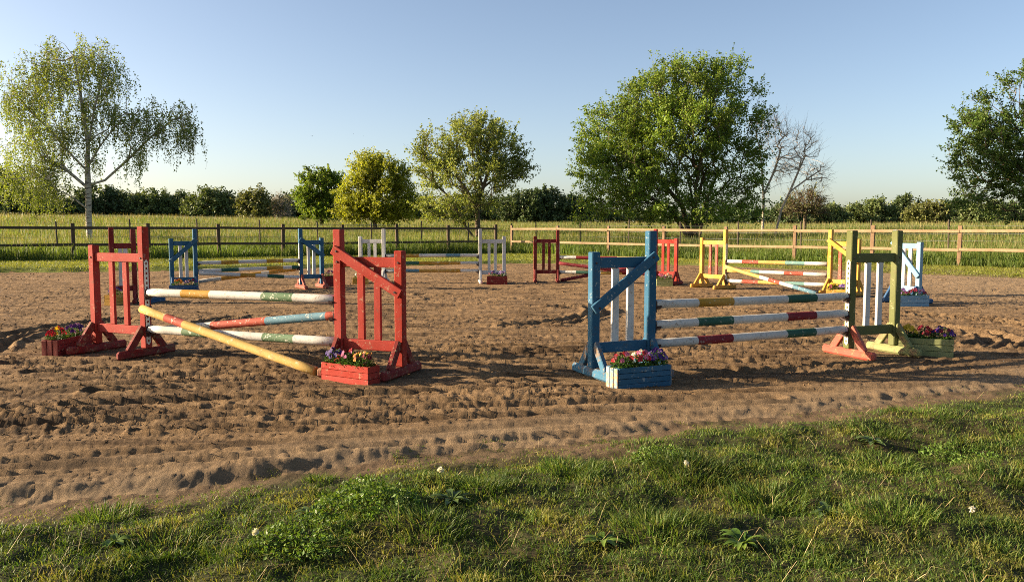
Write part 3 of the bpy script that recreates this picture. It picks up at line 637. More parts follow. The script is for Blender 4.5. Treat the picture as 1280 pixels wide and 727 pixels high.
def planter(label, c, ang, L, D, Hh, mat, rows=3, vertical_ends=False, endmat=None, group='wooden flower planters'):
    r = empty('planter_box', (c[0], c[1], Hs(c[0], c[1]) - .006), math.radians(ang)); tag(r, label, 'planter', group)
    t = .018; g = .004; hp = (Hh - g * (rows - 1)) / rows
    for i in range(rows):
        zc = hp / 2 + i * (hp + g)
        for s in (-1, 1): box('plank', (0, s * (D / 2 - t / 2), zc), (L, t, hp), mat, r, .003)
        if not vertical_ends:
            for s in (-1, 1): box('plank', (s * (L / 2 - t / 2), 0, zc), (t, D - 2 * t - .002, hp), endmat or mat, r, .003)
    if vertical_ends:
        we = (D - .002) / 3
        for s in (-1, 1):
            for j in (-1, 0, 1): box('batten', (s * (L / 2 + .009), j * we, Hh / 2 - .003), (.016, we - .012, Hh - .004), endmat or mat, r, .004)
            for i in range(rows): box('plank', (s * (L / 2 - t / 2), 0, hp / 2 + i * (hp + g)), (t, D - 2 * t - .002, hp), mat, r, .003)
    bm = bmesh.new(); bmesh.ops.create_grid(bm, x_segments=14, y_segments=5, size=.5)
    for v in bm.verts: v.co = Vector((v.co.x * (L - 2 * t - .004), v.co.y * (D - 2 * t - .004), Hh - .03 + random.uniform(-.008, .008)))
    bm_done(bm, 'soil', M['soil'], r)
    return r
def plants_on(c, ang, Hh, items, **kw):
    a = math.radians(ang)
    for (s, lab, cols, nb, rx) in items:
        x, y = c[0] + s * math.cos(a), c[1] + s * math.sin(a)
        p = pansy(lab, (x, y, Hs(c[0], c[1]) + Hh - .036), rx, kw.get('ry', .085), kw.get('hgt', .155), cols, int(nb * 1.5), kw.get('nl', 300), ls=kw.get('ls', 1.15), bs=kw.get('bs', 1.15))
        p.rotation_euler = (0, 0, a)
P1 = (-1.595, 7.80); planter('red plank planter in front of the braced red wing', P1, -32, .62, .17, .185, M['red'])
plants_on(P1, -32, .185, [(-.20, 'purple pansies at the left end of the red planter', ['purple'], 18, .115), (-.02, 'bright red pansies in the middle of the red planter', ['red', 'red', 'pink'], 9, .08),
                          (.17, 'orange and yellow pansies at the right end of the red planter', ['orange', 'orange', 'yellow', 'maroon'], 15, .12)])
P2 = (1.22, 7.60); planter('blue plank planter with peeling white end boards before the blue wing', P2, 24, .58, .22, .205, M['blue'], 4, True, M['peeling'])
plants_on(P2, 24, .205, [(-.19, 'red and pink pansies at the left end of the blue planter', ['red', 'pink', 'red', 'maroon'], 12, .10), (.02, 'pink and cream pansies in the middle of the blue planter', ['pink', 'red', 'cream', 'red'], 14, .10),
                         (.20, 'purple and lilac pansies at the right end of the blue planter', ['purple', 'purple', 'lilac'], 16, .10)])
P3 = (4.93, 9.47); planter('pale green plank planter of yellow, crimson and purple pansies beside the green wing', P3, -22, .58, .22, .215, M['palegreen'])
plants_on(P3, -22, .215, [(-.19, 'yellow pansies at the left end of the green planter', ['yellow'], 16, .10), (-.01, 'crimson pansies in the middle of the green planter', ['maroon', 'red'], 15, .10),
                          (.18, 'dark purple pansies at the right end of the green planter', ['purple', 'purple', 'maroon'], 18, .12)])
P4 = (-5.42, 9.68); planter('dark red planter with a worn end board at the far left', P4, 86, .66, .21, .20, M['darkred'], 3, True, M['brickred'])
plants_on(P4, 86, .20, [(-.20, 'red and yellow pansies at the near end of the dark red planter', ['red', 'red', 'maroon', 'yellow'], 16, .12), (.13, 'deep purple pansies at the far end of the dark red planter', ['purple', 'purple', 'lilac'], 22, .16)])
far = dict(nl=90, ls=1.6, bs=1.5, hgt=.15, ry=.09)
def farpl(lab, c, ang, L, D, Hh, mat, items):
    planter(lab, c, ang, L, D, Hh, mat, 3, group='far flower planters'); plants_on(c, ang, Hh, items, **far)
farpl('dark blue planter behind the top white pole, before the far blue wing', (-7.55, 18.35), 22, .62, .2, .22, M['deepblue'],
      [(-.12, 'orange pansies in the dark blue planter', ['orange', 'orange', 'red'], 9, .13), (.16, 'purple pansies in the dark blue planter', ['purple', 'maroon'], 9, .14)])
farpl('small blue planter glimpsed below the white pole beside the near red post', (-7.35, 16.3), 70, .5, .2, .20, M['deepblue'], [])
farpl('brown planter behind the red foot of the far blue wing', (-4.75, 20.95), 40, .5, .22, .28, M['darkred'], [(0, 'dark trailing pansies in the brown planter', ['maroon', 'purple'], 6, .18)])
farpl('yellow planter showing between the bars of the braced red wing', (-4.08, 21.5), 0, .4, .2, .20, M['yellow'], [(0, 'yellow pansies in the yellow planter behind red bars', ['yellow', 'cream'], 9, .17)])
farpl('dark red planter at the foot of the far white wing', (-.40, 21.55), 0, .55, .22, .24, M['darkred'], [(-.1, 'maroon pansies in the planter by the white wing', ['maroon', 'purple'], 7, .14), (.14, 'white and lilac pansies in the planter by the white wing', ['cream', 'lilac'], 7, .12)])
farpl('pale green planter at the foot of the far red wing', (4.0, 20.95), -6, .42, .2, .20, M['palegreen'], [(-.08, 'maroon pansies in the far pale green planter', ['maroon', 'pink'], 7, .12), (.1, 'cream pansies in the far pale green planter', ['cream', 'maroon'], 6, .11)])
farpl('bright yellow planter at the foot of the hidden yellow wing', (7.20, 17.55), -28, .52, .2, .18, M['yellow'], [(-.14, 'yellow pansies at the left of the bright yellow planter', ['yellow', 'maroon'], 9, .13), (.14, 'lilac and purple pansies at the right of the bright yellow planter', ['lilac', 'purple', 'pink'], 10, .13)])
farpl('pale blue planter by the pale blue wing at far right', (7.78, 15.52), 8, .62, .2, .22, M['skyblue'], [(-.2, 'pink pansies at the left of the pale blue planter', ['pink', 'lilac'], 9, .12), (.1, 'magenta pansies at the right of the pale blue planter', ['pink', 'maroon', 'lilac'], 12, .18)])
farpl('small yellow planter seen through the bars of the near left red wing', (-7.83, 15.75), 80, .45, .18, .22, M['yellow'], [(0, 'purple pansies in the small yellow planter', ['purple', 'lilac'], 10, .15)])

# ------------------------------------------------------------------ fences
def post_mesh(wd, hh, mat, name='fence_post'):
    bm = bmesh.new(); vs = bm_box(bm, (0, 0, hh / 2 - .1), (wd, wd * .8, hh + .2), .014, .004); me = bpy.data.meshes.new(name)
    bmesh.ops.recalc_face_normals(bm, faces=bm.faces); bm.to_mesh(me); bm.free(); me.materials.append(mat); return me
def railfence(label, P0, P1, n0, n1, n, rmat, pmat, group=None):
    P0, P1 = Vector((*P0, 0)), Vector((*P1, 0)); root = empty('timber_fence', (P0.x, P0.y, Hs(P0.x, P0.y))); tag(root, label, 'fence', 'post and rail fences')
    st = (P1 - P0) / n; d = st.normalized(); nr = Vector((-d.y, d.x, 0)); nr = nr if nr.dot(P0) < 0 else -nr; ang = math.atan2(d.y, d.x)
    pm = post_mesh(.15, 1.58, pmat); prev = None
    for k in range(n0, n1 + 1):
        p = P0 + st * k; z = Hs(p.x, p.y); o = link('post', pm, root, (p.x - root.location.x, p.y - root.location.y, z - root.location.z + random.uniform(-.03, .03)), (random.uniform(-.02, .02), random.uniform(-.02, .02), ang))
        if prev is not None:
            for zr in (1.37, .64):
                a = prev + Vector((0, 0, Hs(prev.x, prev.y) + zr + random.uniform(-.015, .015))); b = p + Vector((0, 0, z + zr + random.uniform(-.015, .015)))
                q = nr * .085; beam('rail', a + q - root.location + d * .004, b + q - root.location - d * .004, .115, .042, rmat, root, (0, 0, 1) if False else (nr.x, nr.y, 0), .008)
        prev = p
    return root
railfence('post and rail fence, shade painted into its timber, along the left of the arena', (-18.9, 34.5), (-.92, 45.45), -3, 7, 7, M['rail_shaded'], M['rail_shaded'])
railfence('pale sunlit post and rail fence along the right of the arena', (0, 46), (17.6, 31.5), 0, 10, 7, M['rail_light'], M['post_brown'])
def wirefence(label, P0, P1, n, hh=1.55):
    P0, P1 = Vector((*P0, 0)), Vector((*P1, 0)); root = empty('wire_fence', (P0.x, P0.y, Hs(P0.x, P0.y))); tag(root, label, 'wire fence', 'thin wire fences')
    pm = post_mesh(.07, hh, M['stake'], 'stake'); pts = []
    for k in range(n + 1):
        p = P0 + (P1 - P0) * k / n; p.z = Hs(p.x, p.y); pts.append(p - root.location); link('stake', pm, root, pts[-1] + Vector((0, 0, random.uniform(-.05, .15))), (random.uniform(-.03, .03), random.uniform(-.03, .03), .4))
    for zr in (1.45, 1.12, .8, .45):
        a = np.array([p + Vector((0, 0, zr)) for p in pts[:-1]]); b = np.array([p + Vector((0, 0, zr)) for p in pts[1:]])
        Vv, Ff = tubes(a, b, np.full(len(a), .007), np.full(len(a), .007), 3); link('wire', npmesh('wire', Vv, [Ff], M['wire']), root)
wirefence('thin wire fence on dark stakes behind the pale timber fence', (1.5, 49.5), (27, 29.5), 10, 1.7)
wirefence('thin wire fence on dark stakes behind the left timber fence', (-24, 36), (0, 50.5), 9, 1.6)

# ------------------------------------------------------------------ trees
def px(u, v, Y): return np.array([(u - 640) / 1000 * Y, Y, CAM_H + (286 - v) / 1000 * Y])
def blob_points(blobs, n, shell=.55):
    vol = np.array([b[3] * b[4] * b[5] for b in blobs]) ** .8; vol /= vol.sum(); out = []
    for b, k in zip(blobs, rng.multinomial(n, vol)):
        d = rng.normal(size=(k, 3)); d /= np.linalg.norm(d, axis=1, keepdims=True); r = rng.random(k) ** (1 / 3) * (1 - shell) + shell * rng.uniform(.75, 1.02, k)
        r = np.where(rng.random(k) < .22, rng.random(k) ** .5, r)
        out.append(np.array(b[:3]) + d * r[:, None] * np.array(b[3:6]))
    return np.concatenate(out)
def grow(trunks, centers, alpha=.45, step=.9, jit=.12, lift=.10, down=.6):
    pos, par, pl = [], [], []
    for tr in trunks:
        for i, p in enumerate(tr):
            pos.append(np.array(p, float)); par.append(len(pos) - 2 if i else (-1 if len(pos) == 1 else int(np.argmin([np.linalg.norm(q_ - pos[-1]) for q_ in pos[:-1]])))); pl.append(0 if par[-1] < 0 else pl[par[-1]] + np.linalg.norm(pos[-1] - pos[par[-1]]))
    cap = len(pos) + len(centers) * 14; PA = np.zeros((cap, 3)); PLA = np.zeros(cap); n = len(pos); PA[:n] = pos; PLA[:n] = pl
    base = PA[0]; tops = np.array([t[-1] for t in trunks])
    order = np.argsort(np.min(np.linalg.norm(centers[:, None] - tops[None], axis=2), axis=1)); tips = []
    for ci in order:
        c = centers[ci]; dv = c - PA[:n]; cost = np.linalg.norm(dv, axis=1) + alpha * PLA[:n] + down * np.maximum(0, -dv[:, 2]); j = int(np.argmin(cost))
        L = np.linalg.norm(c - PA[j]); m = min(12, max(1, int(math.ceil(L / step)))); last = j
        side = rng.normal(0, jit, 3) * L
        for q in range(1, m + 1):
            s = q / m; p = PA[j] + (c - PA[j]) * s + (side + np.array([0, 0, lift * L])) * (s * (1 - s) * 2) + (rng.normal(0, .03, 3) * step if q < m else 0)
            PA[n] = p; PLA[n] = PLA[last] + np.linalg.norm(p - PA[last]); par.append(last); last = n; n += 1
        tips.append(last)
    par = np.array(par); cnt = np.zeros(n); cnt[tips] = 1
    for i in range(n - 1, -1, -1):
        if par[i] >= 0: cnt[par[i]] += cnt[i]
    return PA[:n], par, np.maximum(cnt, 1), np.array(tips)
def wood(PA, par, cnt, r_tip, ex, rmax, k=5):
    r = np.minimum(r_tip * cnt ** ex, rmax); i = np.nonzero(par >= 0)[0]; p = par[i]
    return tubes(PA[p], PA[i], np.minimum(r[p], r[i] * 1.6 + .01), r[i], k)
def leaf_quads(P, size, droop=0., aspect=.6, out=None):
    n = len(P); L = size * (.65 + .7 * rng.random(n)); u = rng.normal(size=(n, 3)); u[:, 2] -= droop; u /= np.linalg.norm(u, axis=1, keepdims=True)
    v = np.cross(u, rng.normal(size=(n, 3))); v /= np.maximum(np.linalg.norm(v, axis=1, keepdims=True), 1e-6); w_ = np.cross(u, v)
    L = L[:, None]; Vv = np.stack([P, P + u * L * .5 + v * L * aspect * .5 + w_ * L * .08, P + u * L, P + u * L * .5 - v * L * aspect * .5 + w_ * L * .08], 1)
    return Vv.reshape(-1, 3), (np.arange(n) * 4)[:, None] + np.array([[0, 1, 2, 3]])
def tree(name, label, cat, base, trunks, blobs, ncl, nleaf, lsize, cl_r, lm, bm_, r_tip=.016, ex=.46, rmax=.4, group=None, shell=.55, alpha=.45, step=.9, k=5, lift=.1, flat=.7, ntw=4, upt=.25, aspect=.62, shrink=.25, wmin=.4):
    base = np.array(base, float); root = empty(name, tuple(base)); tag(root, label, cat, group)
    blobs = [b[:3] + tuple(max(q * .5, q - cl_r * shrink) for q in b[3:]) for b in blobs]; cen = blob_points(blobs, ncl, shell); gz = base[2]; cen[:, 2] = np.maximum(cen[:, 2], gz + .5)
    PA, par, cnt, tips = grow(trunks, cen, alpha, step, lift=lift)
    Vv, Ff = wood(PA, par, cnt, r_tip, ex, rmax, k); link('trunk', npmesh('trunk', Vv - base, [Ff], bm_, True), root)
    # every branch end carries a few outward sprays; leaves sit along them
    par_d = PA[tips] - PA[par[tips]]; par_d /= np.maximum(np.linalg.norm(par_d, axis=1, keepdims=True), 1e-6)
    mid = np.average(cen, axis=0); od = PA[tips] - mid; od /= np.maximum(np.linalg.norm(od, axis=1, keepdims=True), 1e-6)
    tw0, tw1 = [], []
    for q in range(ntw):
        d = par_d * .35 + od * .55 + rng.normal(0, .55, od.shape) + np.array([0, 0, upt]); d /= np.linalg.norm(d, axis=1, keepdims=True)
        L = cl_r * (.5 + .8 * rng.random(len(tips)))[:, None]; a0 = PA[tips] - par_d * rng.random((len(tips), 1)) * cl_r * .5
        tw0.append(a0); tw1.append(a0 + d * L)
    tw0, tw1 = np.concatenate(tw0), np.concatenate(tw1)
    tw0[:, 2] = np.maximum(tw0[:, 2], gz + .3); tw1[:, 2] = np.maximum(tw1[:, 2], gz + .2)
    Tv, Tf = tubes(tw0, tw1, np.full(len(tw0), r_tip * .7), np.full(len(tw0), r_tip * .3), 3); link('twigs', npmesh('twigs', Tv - base, [Tf], bm_), root)
    if nleaf:
        w_ = np.tile(wmin + rng.gamma(1.6, 1, len(tips)), ntw); idx = rng.choice(len(tw0), nleaf, p=w_ / w_.sum()); s_ = rng.random(nleaf)[:, None] ** .8
        off = rng.normal(size=(nleaf, 3)); off /= np.linalg.norm(off, axis=1, keepdims=True)
        P = tw0[idx] + (tw1[idx] - tw0[idx]) * s_ + off * (rng.random((nleaf, 1)) ** .6) * cl_r * .24 * (1.15 - .6 * s_)
        P = P[P[:, 2] > gz + .12]
        Lv, Lf = leaf_quads(P, lsize, .25, aspect); link('crown', npmesh('crown', Lv - base, [Lf], lm), root)
    return root
def B(u, v, ru, rv, Y, dz=0, depth=None):                 # crown lobe at its place in the world
    p = px(u, v, Y + dz); s = (Y + dz) / 1000; return (p[0], p[1], p[2], ru * s, (depth or ru) * s, rv * s)
def stem(*pts): return [np.array(p) for p in pts]
def ground(u, Y): x = (u - 640) / 1000 * Y; return np.array([x, Y, Hs(x, Y)])

# big spreading tree
Y = 60; g = ground(868, Y)
tr = [stem(g, px(866, 262, Y), px(862, 238, Y)), stem(g + [-.3, 0, 0], px(852, 258, Y), px(828, 230, Y)), stem(g + [.4, .2, 0], px(880, 255, Y + 1), px(896, 215, Y + 1)),
      stem(g + [-.5, -.3, 0], px(838, 262, Y - 1), px(800, 240, Y - 1)), stem(g + [.1, -.4, 0], px(868, 235, Y - 1), px(876, 190, Y - 1))]
bl = [B(880, 125, 52, 50, Y), B(815, 140, 55, 45, Y), B(765, 170, 50, 45, Y), B(925, 150, 40, 50, Y), B(840, 185, 75, 60, Y), B(745, 215, 36, 36, Y), B(770, 240, 48, 32, Y), B(905, 205, 55, 50, Y),
      B(930, 240, 34, 30, Y), B(820, 252, 55, 24, Y, -2), B(885, 255, 50, 22, Y, -1), B(845, 115, 40, 35, Y), B(900, 95, 30, 22, Y), B(860, 94, 22, 16, Y), B(790, 264, 55, 18, Y, -3), B(860, 268, 55, 14, Y, -3), B(738, 260, 28, 20, Y, -1), B(925, 262, 30, 16, Y, -1), B(800, 205, 60, 50, Y, -2), B(860, 160, 60, 50, Y, -2), B(795, 175, 66, 56, Y), B(780, 225, 66, 44, Y, -1), B(750, 195, 34, 40, Y), B(845, 120, 64, 44, Y, 1)]
tree('spreading_tree', 'large spreading broadleaf tree with many stems behind the pale fence', 'tree', g, tr, bl, 1300, 98000, .165, 1.1, M['leaf_big'], M['bark'], .011, .47, .38, wmin=2.0, upt=.35, shell=.5)
# maple-like tree in the middle
Y = 58; g = ground(598, Y)
tr = [stem(g, px(597, 268, Y), px(594, 252, Y)), stem(px(596, 262, Y), px(585, 240, Y), px(572, 222, Y)), stem(px(596, 258, Y), px(604, 235, Y), px(612, 212, Y))]
bl = [B(585, 185, 40, 34, Y), B(555, 190, 36, 30, Y), B(620, 185, 36, 32, Y), B(640, 215, 26, 24, Y), B(600, 165, 38, 20, Y), B(540, 215, 28, 26, Y), B(590, 220, 60, 30, Y), B(560, 255, 42, 18, Y, -1), B(528, 190, 16, 14, Y), B(610, 252, 30, 16, Y), B(545, 264, 24, 12, Y, -1), B(575, 266, 26, 12, Y, -1), B(650, 205, 18, 20, Y)]
tree('maple_tree', 'airy round tree with open light leaves standing in the meadow centre', 'tree', g, tr, bl, 520, 29000, .16, .95, M['leaf_mid'], M['bark'], .012, .46, .24, wmin=.8)
# yellow-green willow
Y = 72; g = ground(470, Y)
tr = [stem(g, px(469, 258, Y), px(466, 235, Y)), stem(px(469, 262, Y), px(480, 240, Y), px(490, 225, Y))]
bl = [B(460, 215, 26, 24, Y), B(485, 222, 28, 24, Y), B(450, 245, 26, 24, Y), B(480, 250, 36, 24, Y), B(505, 245, 20, 26, Y), B(430, 258, 16, 16, Y), B(450, 266, 24, 12, Y), B(490, 266, 26, 12, Y), B(468, 200, 14, 12, Y), B(510, 262, 20, 12, Y)]
tree('willow_tree', 'yellow green bushy willow left of the airy round tree', 'tree', g, tr, bl, 460, 32000, .19, 1.0, M['leaf_yel'], M['bark'], .012, .45, .24, wmin=1.2)
Y = 82; g = ground(402, Y)
tr = [stem(g, px(402, 262, Y), px(402, 250, Y)), stem(px(402, 266, Y), px(412, 250, Y), px(416, 236, Y))]
bl = [B(400, 228, 26, 14, Y), B(392, 246, 22, 16, Y), B(415, 250, 22, 20, Y), B(385, 262, 14, 10, Y), B(405, 262, 22, 10, Y), B(420, 226, 14, 10, Y)]
tree('small_tree', 'small fresh green tree just left of the yellow willow', 'tree', g, tr, bl, 220, 14000, .24, 1.1, M['leaf_big'], M['bark'], .016, .45, .22)
# right edge tree
Y = 62; g = ground(1292, Y)
tr = [stem(g, px(1291, 245, Y), px(1288, 215, Y)), stem(px(1291, 255, Y), px(1265, 225, Y), px(1245, 200, Y)), stem(px(1291, 250, Y), px(1300, 200, Y), px(1305, 150, Y)), stem(px(1291, 250, Y), px(1330, 215, Y), px(1350, 180, Y))]
bl = [B(1275, 120, 42, 42, Y), B(1225, 150, 38, 34, Y), B(1205, 175, 30, 34, Y), B(1240, 200, 50, 44, Y), B(1200, 220, 22, 22, Y), B(1295, 180, 60, 60, Y), B(1330, 130, 55, 50, Y), B(1360, 200, 60, 60, Y), B(1300, 92, 36, 24, Y), B(1225, 240, 36, 16, Y), B(1290, 245, 50, 16, Y), B(1186, 200, 12, 24, Y), B(1190, 150, 12, 14, Y), B(1210, 252, 30, 14, Y, -1), B(1255, 262, 36, 14, Y, -1), B(1270, 225, 40, 24, Y, -2), B(1240, 175, 40, 40, Y, -2)]
tree('broad_tree', 'tall dark green broadleaf tree cut by the right edge', 'tree', g, tr, bl, 820, 50000, .185, 1.0, M['leaf_dark'], M['bark'], .012, .47, .4, wmin=1.2, upt=.35)

# birch with hanging sprays
def birch():
    Y = 50; g = ground(113, Y); root = empty('birch_tree', tuple(g)); tag(root, 'weeping birch with a pale trunk and hanging sprays at the left', 'tree')
    tr = [stem(g, px(113, 262, Y), px(114, 235, Y), px(114, 205, Y), px(116, 180, Y), px(112, 150, Y), px(108, 110, Y), px(102, 75, Y)),
          stem(px(114, 232, Y), px(135, 226, Y), px(165, 200, Y), px(195, 172, Y), px(222, 152, Y), px(246, 142, Y)), stem(px(114, 210, Y), px(130, 185, Y), px(150, 160, Y)),
          stem(px(114, 215, Y), px(95, 195, Y), px(70, 165, Y), px(45, 140, Y), px(28, 118, Y)), stem(px(113, 235, Y), px(90, 215, Y), px(60, 200, Y)), stem(px(116, 185, Y), px(125, 140, Y), px(140, 90, Y))]
    bl = [B(95, 62, 34, 20, Y), B(135, 70, 30, 24, Y), B(60, 95, 40, 30, Y), B(110, 105, 50, 36, Y), B(35, 125, 30, 26, Y), B(150, 110, 26, 26, Y), B(70, 140, 50, 34, Y), B(130, 150, 40, 30, Y), B(215, 140, 36, 16, Y),
          B(190, 160, 34, 20, Y), B(230, 160, 26, 16, Y), B(50, 180, 40, 30, Y), B(95, 185, 40, 30, Y), B(70, 222, 36, 18, Y), B(30, 215, 26, 16, Y), B(50, 240, 30, 10, Y), B(130, 232, 16, 8, Y), B(165, 140, 24, 20, Y), B(165, 185, 22, 14, Y), B(244, 150, 20, 14, Y), B(45, 222, 34, 22, Y, -2), B(85, 245, 26, 10, Y, -1), B(20, 195, 20, 20, Y)]
    cen = blob_points(bl, 360, .45)
    PA, par, cnt, tips = grow(tr, cen, .35, .8, lift=.16, down=.2)
    Vv, Ff = wood(PA, par, cnt, .0110, .48, .18, 6)
    S0, S1, R0, LP = [], [], [], []
    for c in cen:
        lo = c[2] - g[2]; yel = c[0]
        for q in range(rng.integers(5, 9)):
            p = c + rng.normal(0, .24, 3)
            if abs(p[0] - g[0]) < .7 and p[2] < g[2] + 5: continue
            L = min(rng.uniform(.6, 2.0), max(.25, lo - (1.3 if c[0] < g[0] - 1 else 2.6))); m = 4; dr = rng.normal(0, .10, 2)
            for s in range(m):
                nx = p + np.array([dr[0] * L / m * (m - s) * .8, dr[1] * L / m * (m - s) * .8, -L / m]); S0.append(p); S1.append(nx); R0.append(.006)
                nl = rng.integers(3, 7) + (2 if c[2] < g[2] + 5 and c[0] < g[0] + 2 else 0)
                for _ in range(nl): LP.append(p + (nx - p) * rng.random() + rng.normal(0, .05, 3))
                p = nx
    Tv, Tf = tubes(S0, S1, np.full(len(S0), .0045), np.full(len(S0), .003), 3)
    link('trunk', npmesh('trunk', Vv - g, [Ff], M['birchbark'], True), root)
    link('hanging_twigs', npmesh('hanging_twigs', Tv - g, [Tf], M['greybark']), root)
    Lv, Lf = leaf_quads(np.array(LP), .12, .8, .62); link('crown', npmesh('crown', Lv - g, [Lf], M['leaf_birch']), root); print('birch leaves', len(LP))
birch()
# bare trees right of the big tree
Y = 62
for lab, ub, tr, bl, nc in (('bare pale branched tree close against the big spreading tree', 952, [stem(ground(952, Y), px(953, 250, Y), px(950, 215, Y), px(946, 185, Y)), stem(px(952, 245, Y), px(965, 215, Y), px(972, 190, Y))],
                         [B(962, 175, 24, 26, Y), B(982, 190, 18, 30, Y), B(950, 155, 18, 18, Y), B(975, 215, 20, 16, Y), B(972, 158, 14, 14, Y)], 240),
                        ('bare leaning tree with spreading twigs, right of the big tree', 967, [stem(ground(967, Y), px(975, 262, Y), px(985, 240, Y), px(995, 215, Y), px(1003, 195, Y)), stem(px(985, 240, Y), px(1005, 225, Y), px(1020, 215, Y))],
                         [B(1005, 184, 20, 18, Y), B(1018, 212, 20, 16, Y), B(985, 205, 14, 16, Y), B(1024, 226, 12, 10, Y), B(998, 168, 12, 10, Y)], 190)):
    tree('bare_tree', lab, 'tree', ground(ub, Y), tr, bl, nc, 0, 0, 1.0, None, M['greybark'], .011, .40, .14, 'bare trees in the meadow', .0, .25, .6, 4, .05, ntw=3, upt=.3, shrink=0)
Y = 70; g = ground(1005, Y)
tree('budding_tree', 'small brown budding tree below the bare leaning tree', 'tree', g, [stem(g, px(1005, 268, Y), px(1004, 256, Y))], [B(1005, 250, 26, 16, Y), B(990, 262, 16, 10, Y), B(1020, 262, 14, 10, Y)], 260, 1500, .16, .8, M['leaf_brown'], M['bark'], .018, .42, .16)

# far tree line: every tree its own
FT = [(8, 212, 44, 'd', 110, 'dark dense tree at the left edge behind the birch'), (45, 243, 34, 'd', 118, 'low dark tree just right of the left edge, behind the birch'),
      (85, 248, 34, 'd', 125, 'low dark tree directly left of the birch trunk'), (128, 232, 26, 'd', 128, 'dark tree showing directly behind the birch trunk'),
      (158, 240, 26, 'g', 132, 'green tree on the skyline, first to the right of the birch trunk'), (190, 237, 28, 'g', 130, 'rounded green tree second to the right of the birch trunk'),
      (222, 241, 24, 'd', 134, 'dark tree under the right hand sprays of the birch'), (262, 238, 32, 'g', 126, 'broad rounded green tree standing clear right of the birch'),
      (292, 247, 20, 'd', 136, 'small dark tree just left of the yellowish bush'), (322, 238, 22, 'y', 112, 'yellowish bush in the gap left of the small green tree'),
      (350, 244, 18, 'b', 115, 'brown twiggy tree beside the yellowish bush'), (372, 241, 22, 'd', 128, 'dark tree tucked behind the small fresh green tree'),
      (440, 246, 26, 'd', 135, 'dark tree behind the willow on its left'), (530, 244, 30, 'd', 132, 'dark tree in the gap between willow and airy round tree'),
      (575, 246, 30, 'd', 138, 'dark tree behind the airy round tree, left of its trunk'), (620, 246, 28, 'd', 134, 'dark tree behind the airy round tree, right of its trunk'),
      (655, 237, 30, 'd', 122, 'dark rounded tree just right of the airy round tree'), (690, 236, 28, 'd', 124, 'dark rounded tree nearest the left of the big spreading tree'),
      (720, 246, 24, 'd', 136, 'dark tree half behind the left edge of the big spreading tree'), (985, 252, 22, 'd', 128, 'dark tree behind the bare leaning trunk'),
      (1035, 256, 22, 'g', 130, 'green tree just right of the brown budding tree'), (1066, 257, 18, 'g', 134, 'light green tree, second right of the budding tree'),
      (1094, 252, 20, 'g', 132, 'green tree left of the darkest skyline tree on the right'), (1130, 246, 24, 'd', 136, 'tallest dark tree of the right skyline'),
      (1158, 254, 22, 'y', 108, 'olive brown rounded bush beside the right edge tree'), (1190, 252, 24, 'd', 130, 'dark tree behind the left edge of the broad right tree'),
      (1225, 256, 24, 'g', 112, 'green shrubby tree under the broad right tree'), (1262, 258, 26, 'd', 116, 'dark shrubby tree in the shade of the broad right tree'), (1305, 250, 34, 'd', 128, 'dark tree just beyond the right edge')]
LMx = dict(d='leaf_fardark', g='leaf_far', y='leaf_faryel', b='leaf_brown')
for (u, vt, hw, kd, Y, lab) in FT:
    if u > 1290: continue
    g = ground(u, Y); top = vt + random.uniform(-3, 2); hw = hw * random.uniform(.9, 1.3); bot = 286 - (g[2] - CAM_H) / Y * 1000; hgt = bot - top
    bl = [B(u + random.uniform(-.15, .15) * hw, top + hgt * .42, hw * .75, hgt * .40, Y), B(u - hw * .5, top + hgt * .60, hw * .52, hgt * .30, Y), B(u + hw * .5, top + hgt * random.uniform(.5, .62), hw * .5, hgt * .30, Y),
          B(u + random.uniform(-.3, .3) * hw, top + hgt * .22, hw * .40, hgt * .20, Y), B(u, top + hgt * .8, hw * .9, hgt * .16, Y)]
    for q in range(3): bl.append(B(u + random.uniform(-.8, .8) * hw, top + hgt * random.uniform(.25, .7), hw * .3, hgt * .16, Y))
    nl = 900 if kd == 'b' else int(6500 * (hw / 26) * max(.7, hgt / 35))
    tree('far_tree', lab, 'tree', g, [stem(g, px(u, bot - hgt * .2, Y), px(u + random.uniform(-2, 2), bot - hgt * .4, Y))], bl, 150 if kd != 'b' else 260, nl, .36 if kd != 'b' else .3, 1.25, M[LMx[kd]], M['bark'] if kd != 'b' else M['greybark'], .022, .44, .3, 'trees of the far tree line', .6, .4, 1.3, 4)
# low hedge mass closing the field
n = 26000; hx = rng.uniform(-125, 125, n); hy = 142 + 10 * rng.random(n) + 5 * perlin(hx * .03, hx * 0, 5)
hz = Hbase(hx, hy) + (2.2 + 1.0 * perlin(hx * .10, hx * 0 + 3, 6) + .7 * perlin(hx * .31, hx * 0 + 9, 7)) * rng.random(n) ** .7
Lv, Lf = leaf_quads(np.stack([hx, hy, hz], 1), .75, 0, .8)
tag(link('far_hedge', npmesh('far_hedge', Lv, [Lf], M['leaf_fardark'])), 'continuous dark hedge closing the far side of the meadow', kind='stuff')

